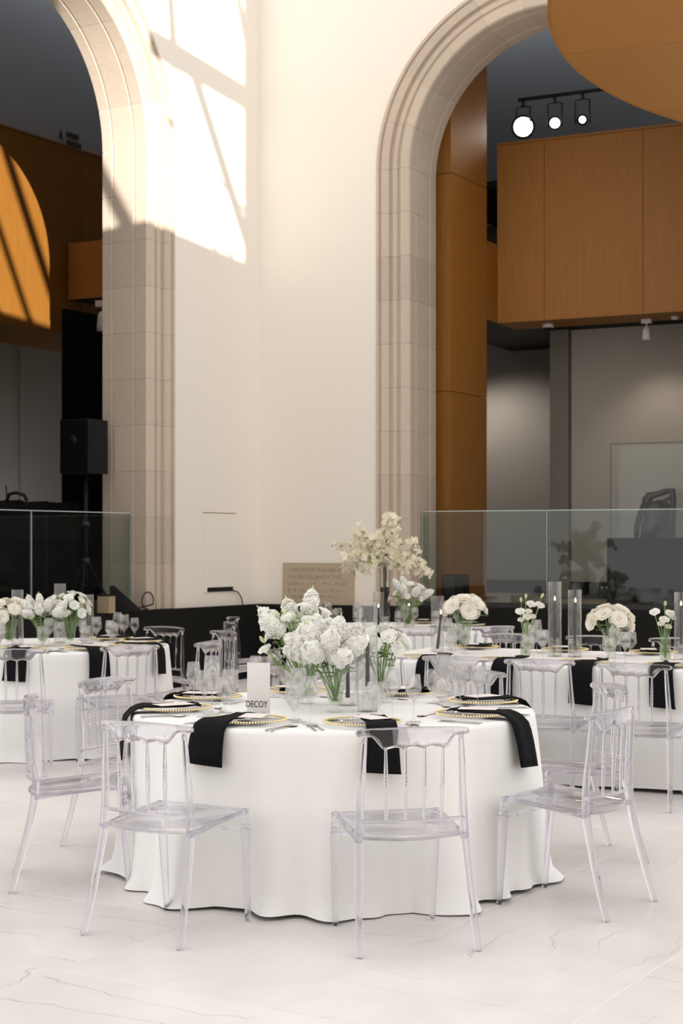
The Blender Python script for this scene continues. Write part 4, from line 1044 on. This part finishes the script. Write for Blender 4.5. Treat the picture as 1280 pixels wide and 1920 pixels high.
bud_vase(V((2.15, 10.63, ZTOP)), 'right of the roses at the long table end', (('flower_bud',.0,.36),('lisianthus',-.07,.30),('lisianthus',.03,.29),('lisianthus',-.01,.25),('spray_rose',.05,.27),('spray_rose',-.03,.23),('spray_rose',.02,.21)), 330, 'right bud vase on the long table')
# left background table
b = V((-2.50, 12.05, ZTOP)); footed_vase(b, 'footed vase of cream roses on the left background table', .2)
bouquet(b, ['rose'], b + V((0, 0, .24)), (.14, .11, .09), 12, {'rose': 'cream rose in the vase on the left background table'}, 'flower', 'cream roses on the left background table', 41)
b = V((-2.24, 12.0, ZTOP)); footed_vase(b, 'footed vase of white stock on the left background table', .19)
bouquet(b, ['stock_flower'], b + V((0, 0, .25)), (.15, .10, .08), 16, {'stock_flower': 'white stock spike in the middle vase on the left background table'}, 'flower', 'white stock on the left background table', 42)
b = V((-2.06, 12.15, ZTOP)); footed_vase(b, 'footed vase of spray roses on the left background table', .19)
bouquet(b, ['spray_rose', 'lisianthus'], b + V((0, 0, .27)), (.14, .11, .12), 22, {'spray_rose': 'creamy spray rose in the right vase on the left background table', 'lisianthus': 'white lisianthus in the right vase on the left background table'}, 'flower', 'small white blooms on the left background table', 43, 1.15)
# rear table bouquet and tall blossom vase
b = V((.60, 14.48, ZTOP)); footed_vase(b, 'footed vase of spray roses on the rear table beside the tall vase', .2)
bouquet(b, ['spray_rose', 'stock_flower', 'lisianthus'], b + V((.01, 0, .29)), (.15, .11, .13), 20, {'spray_rose': 'creamy spray rose in the footed vase on the rear table', 'stock_flower': 'white stock spike in the footed vase on the rear table', 'lisianthus': 'white lisianthus in the footed vase on the rear table'}, 'flower', 'white blooms on the rear table', 44, 1.15)
def tall_vase():
    loc = V((.40, 14.75, ZTOP))
    t = thing('tall_vase', 'tall trumpet glass vase of blossom branches on the rear table', 'vase', loc)
    s = thing('vase_riser', 'short clear glass riser under the tall blossom vase', 'riser', loc)
    obj('block', MB().lathe([(0,0),(.085,0),(.09,.006),(.05,.03),(.04,.07),(.045,.10),(.0,.10)], 24), M_glass, s)
    t.location = loc + V((0,0,.1005))
    k = 1.0
    prof = [(0,0),(.05,0),(.052,.006),(.045,.02),(.044,.12),(.044,.30),(.050,.40),(.075,.50),(.085,.53),(.083,.53),(.073,.50),(.048,.40),(.042,.30),(.042,.12),(.042,.022),(0,.02)]
    obj('glass_body', MB().lathe(prof, 26), M_vase, t)
    obj('water', MB().lathe([(0,.023),(.041,.023),(.041,.27),(0,.27)], 18), clear('dark_water', (.22,.19,.16), .2, 1.2), t)
    rr = random.Random(77); base = loc + V((0,0,.13))
    ends = ((-.40,.52),(-.42,.72),(-.30,.86),(-.12,.80),(.05,.98),(.12,.86),(.28,.74),(.36,.56),(.42,.44),(-.22,.48),(.20,.50),(-.36,.62),(0,.74))
    ends = sorted(ends)
    for i, (ex, ez) in enumerate(ends):
        br = thing('blossom_branch', f'branch of creamy blossom, {ORD[i] if i < 12 else "rightmost"}, arching from the tall vase', 'branch', base, 0, 'blossom branches in the tall vase')
        ey = rr.uniform(-.18, .18); top = V((rr.uniform(-.02,.02), rr.uniform(-.02,.02), .46)); end = V((ex, ey, ez - .10 + .0))
        pts = []
        for q in range(4): pts.append(V((rr.uniform(-.012,.012), rr.uniform(-.012,.012), 0))*(1) + V((0,0,.02)) + (top - V((0,0,.02)))*(q/3))
        up = top + V((end.x*.45, end.y*.45, max(.08, (end.z-top.z)*.75 + .06)))
        for q in range(1, 9):
            u = q/8; pts.append(top*(1-u)**2 + up*2*u*(1-u) + end*u*u)
        obj('branch', MB().tube(pts, [.007]*4 + [.006-.0005*q for q in range(8)], 6), M_bark, br)
        fl = MB(); gl = MB()
        for q in range(80):
            u = rr.uniform(.18, 1.0); p = top*(1-u)**2 + up*2*u*(1-u) + end*u*u + V((rr.gauss(0,.03), rr.gauss(0,.03), rr.gauss(0,.028)))
            floret(fl, p, V((rr.uniform(-1,1), rr.uniform(-1.2,.6), rr.uniform(-.3,1))), rr.uniform(.026, .040), rr)
            if q % 10 == 0: leaf_into(gl, p, V((rr.uniform(-1,1), rr.uniform(-1,1), rr.uniform(-.4,.6))), .06, .012)
        o = obj('blossom', fl, M_bloss, br, False); o['kind'] = 'stuff'
        o = obj('leaves', gl, M_leaf, br, False); o['kind'] = 'stuff'
tall_vase()
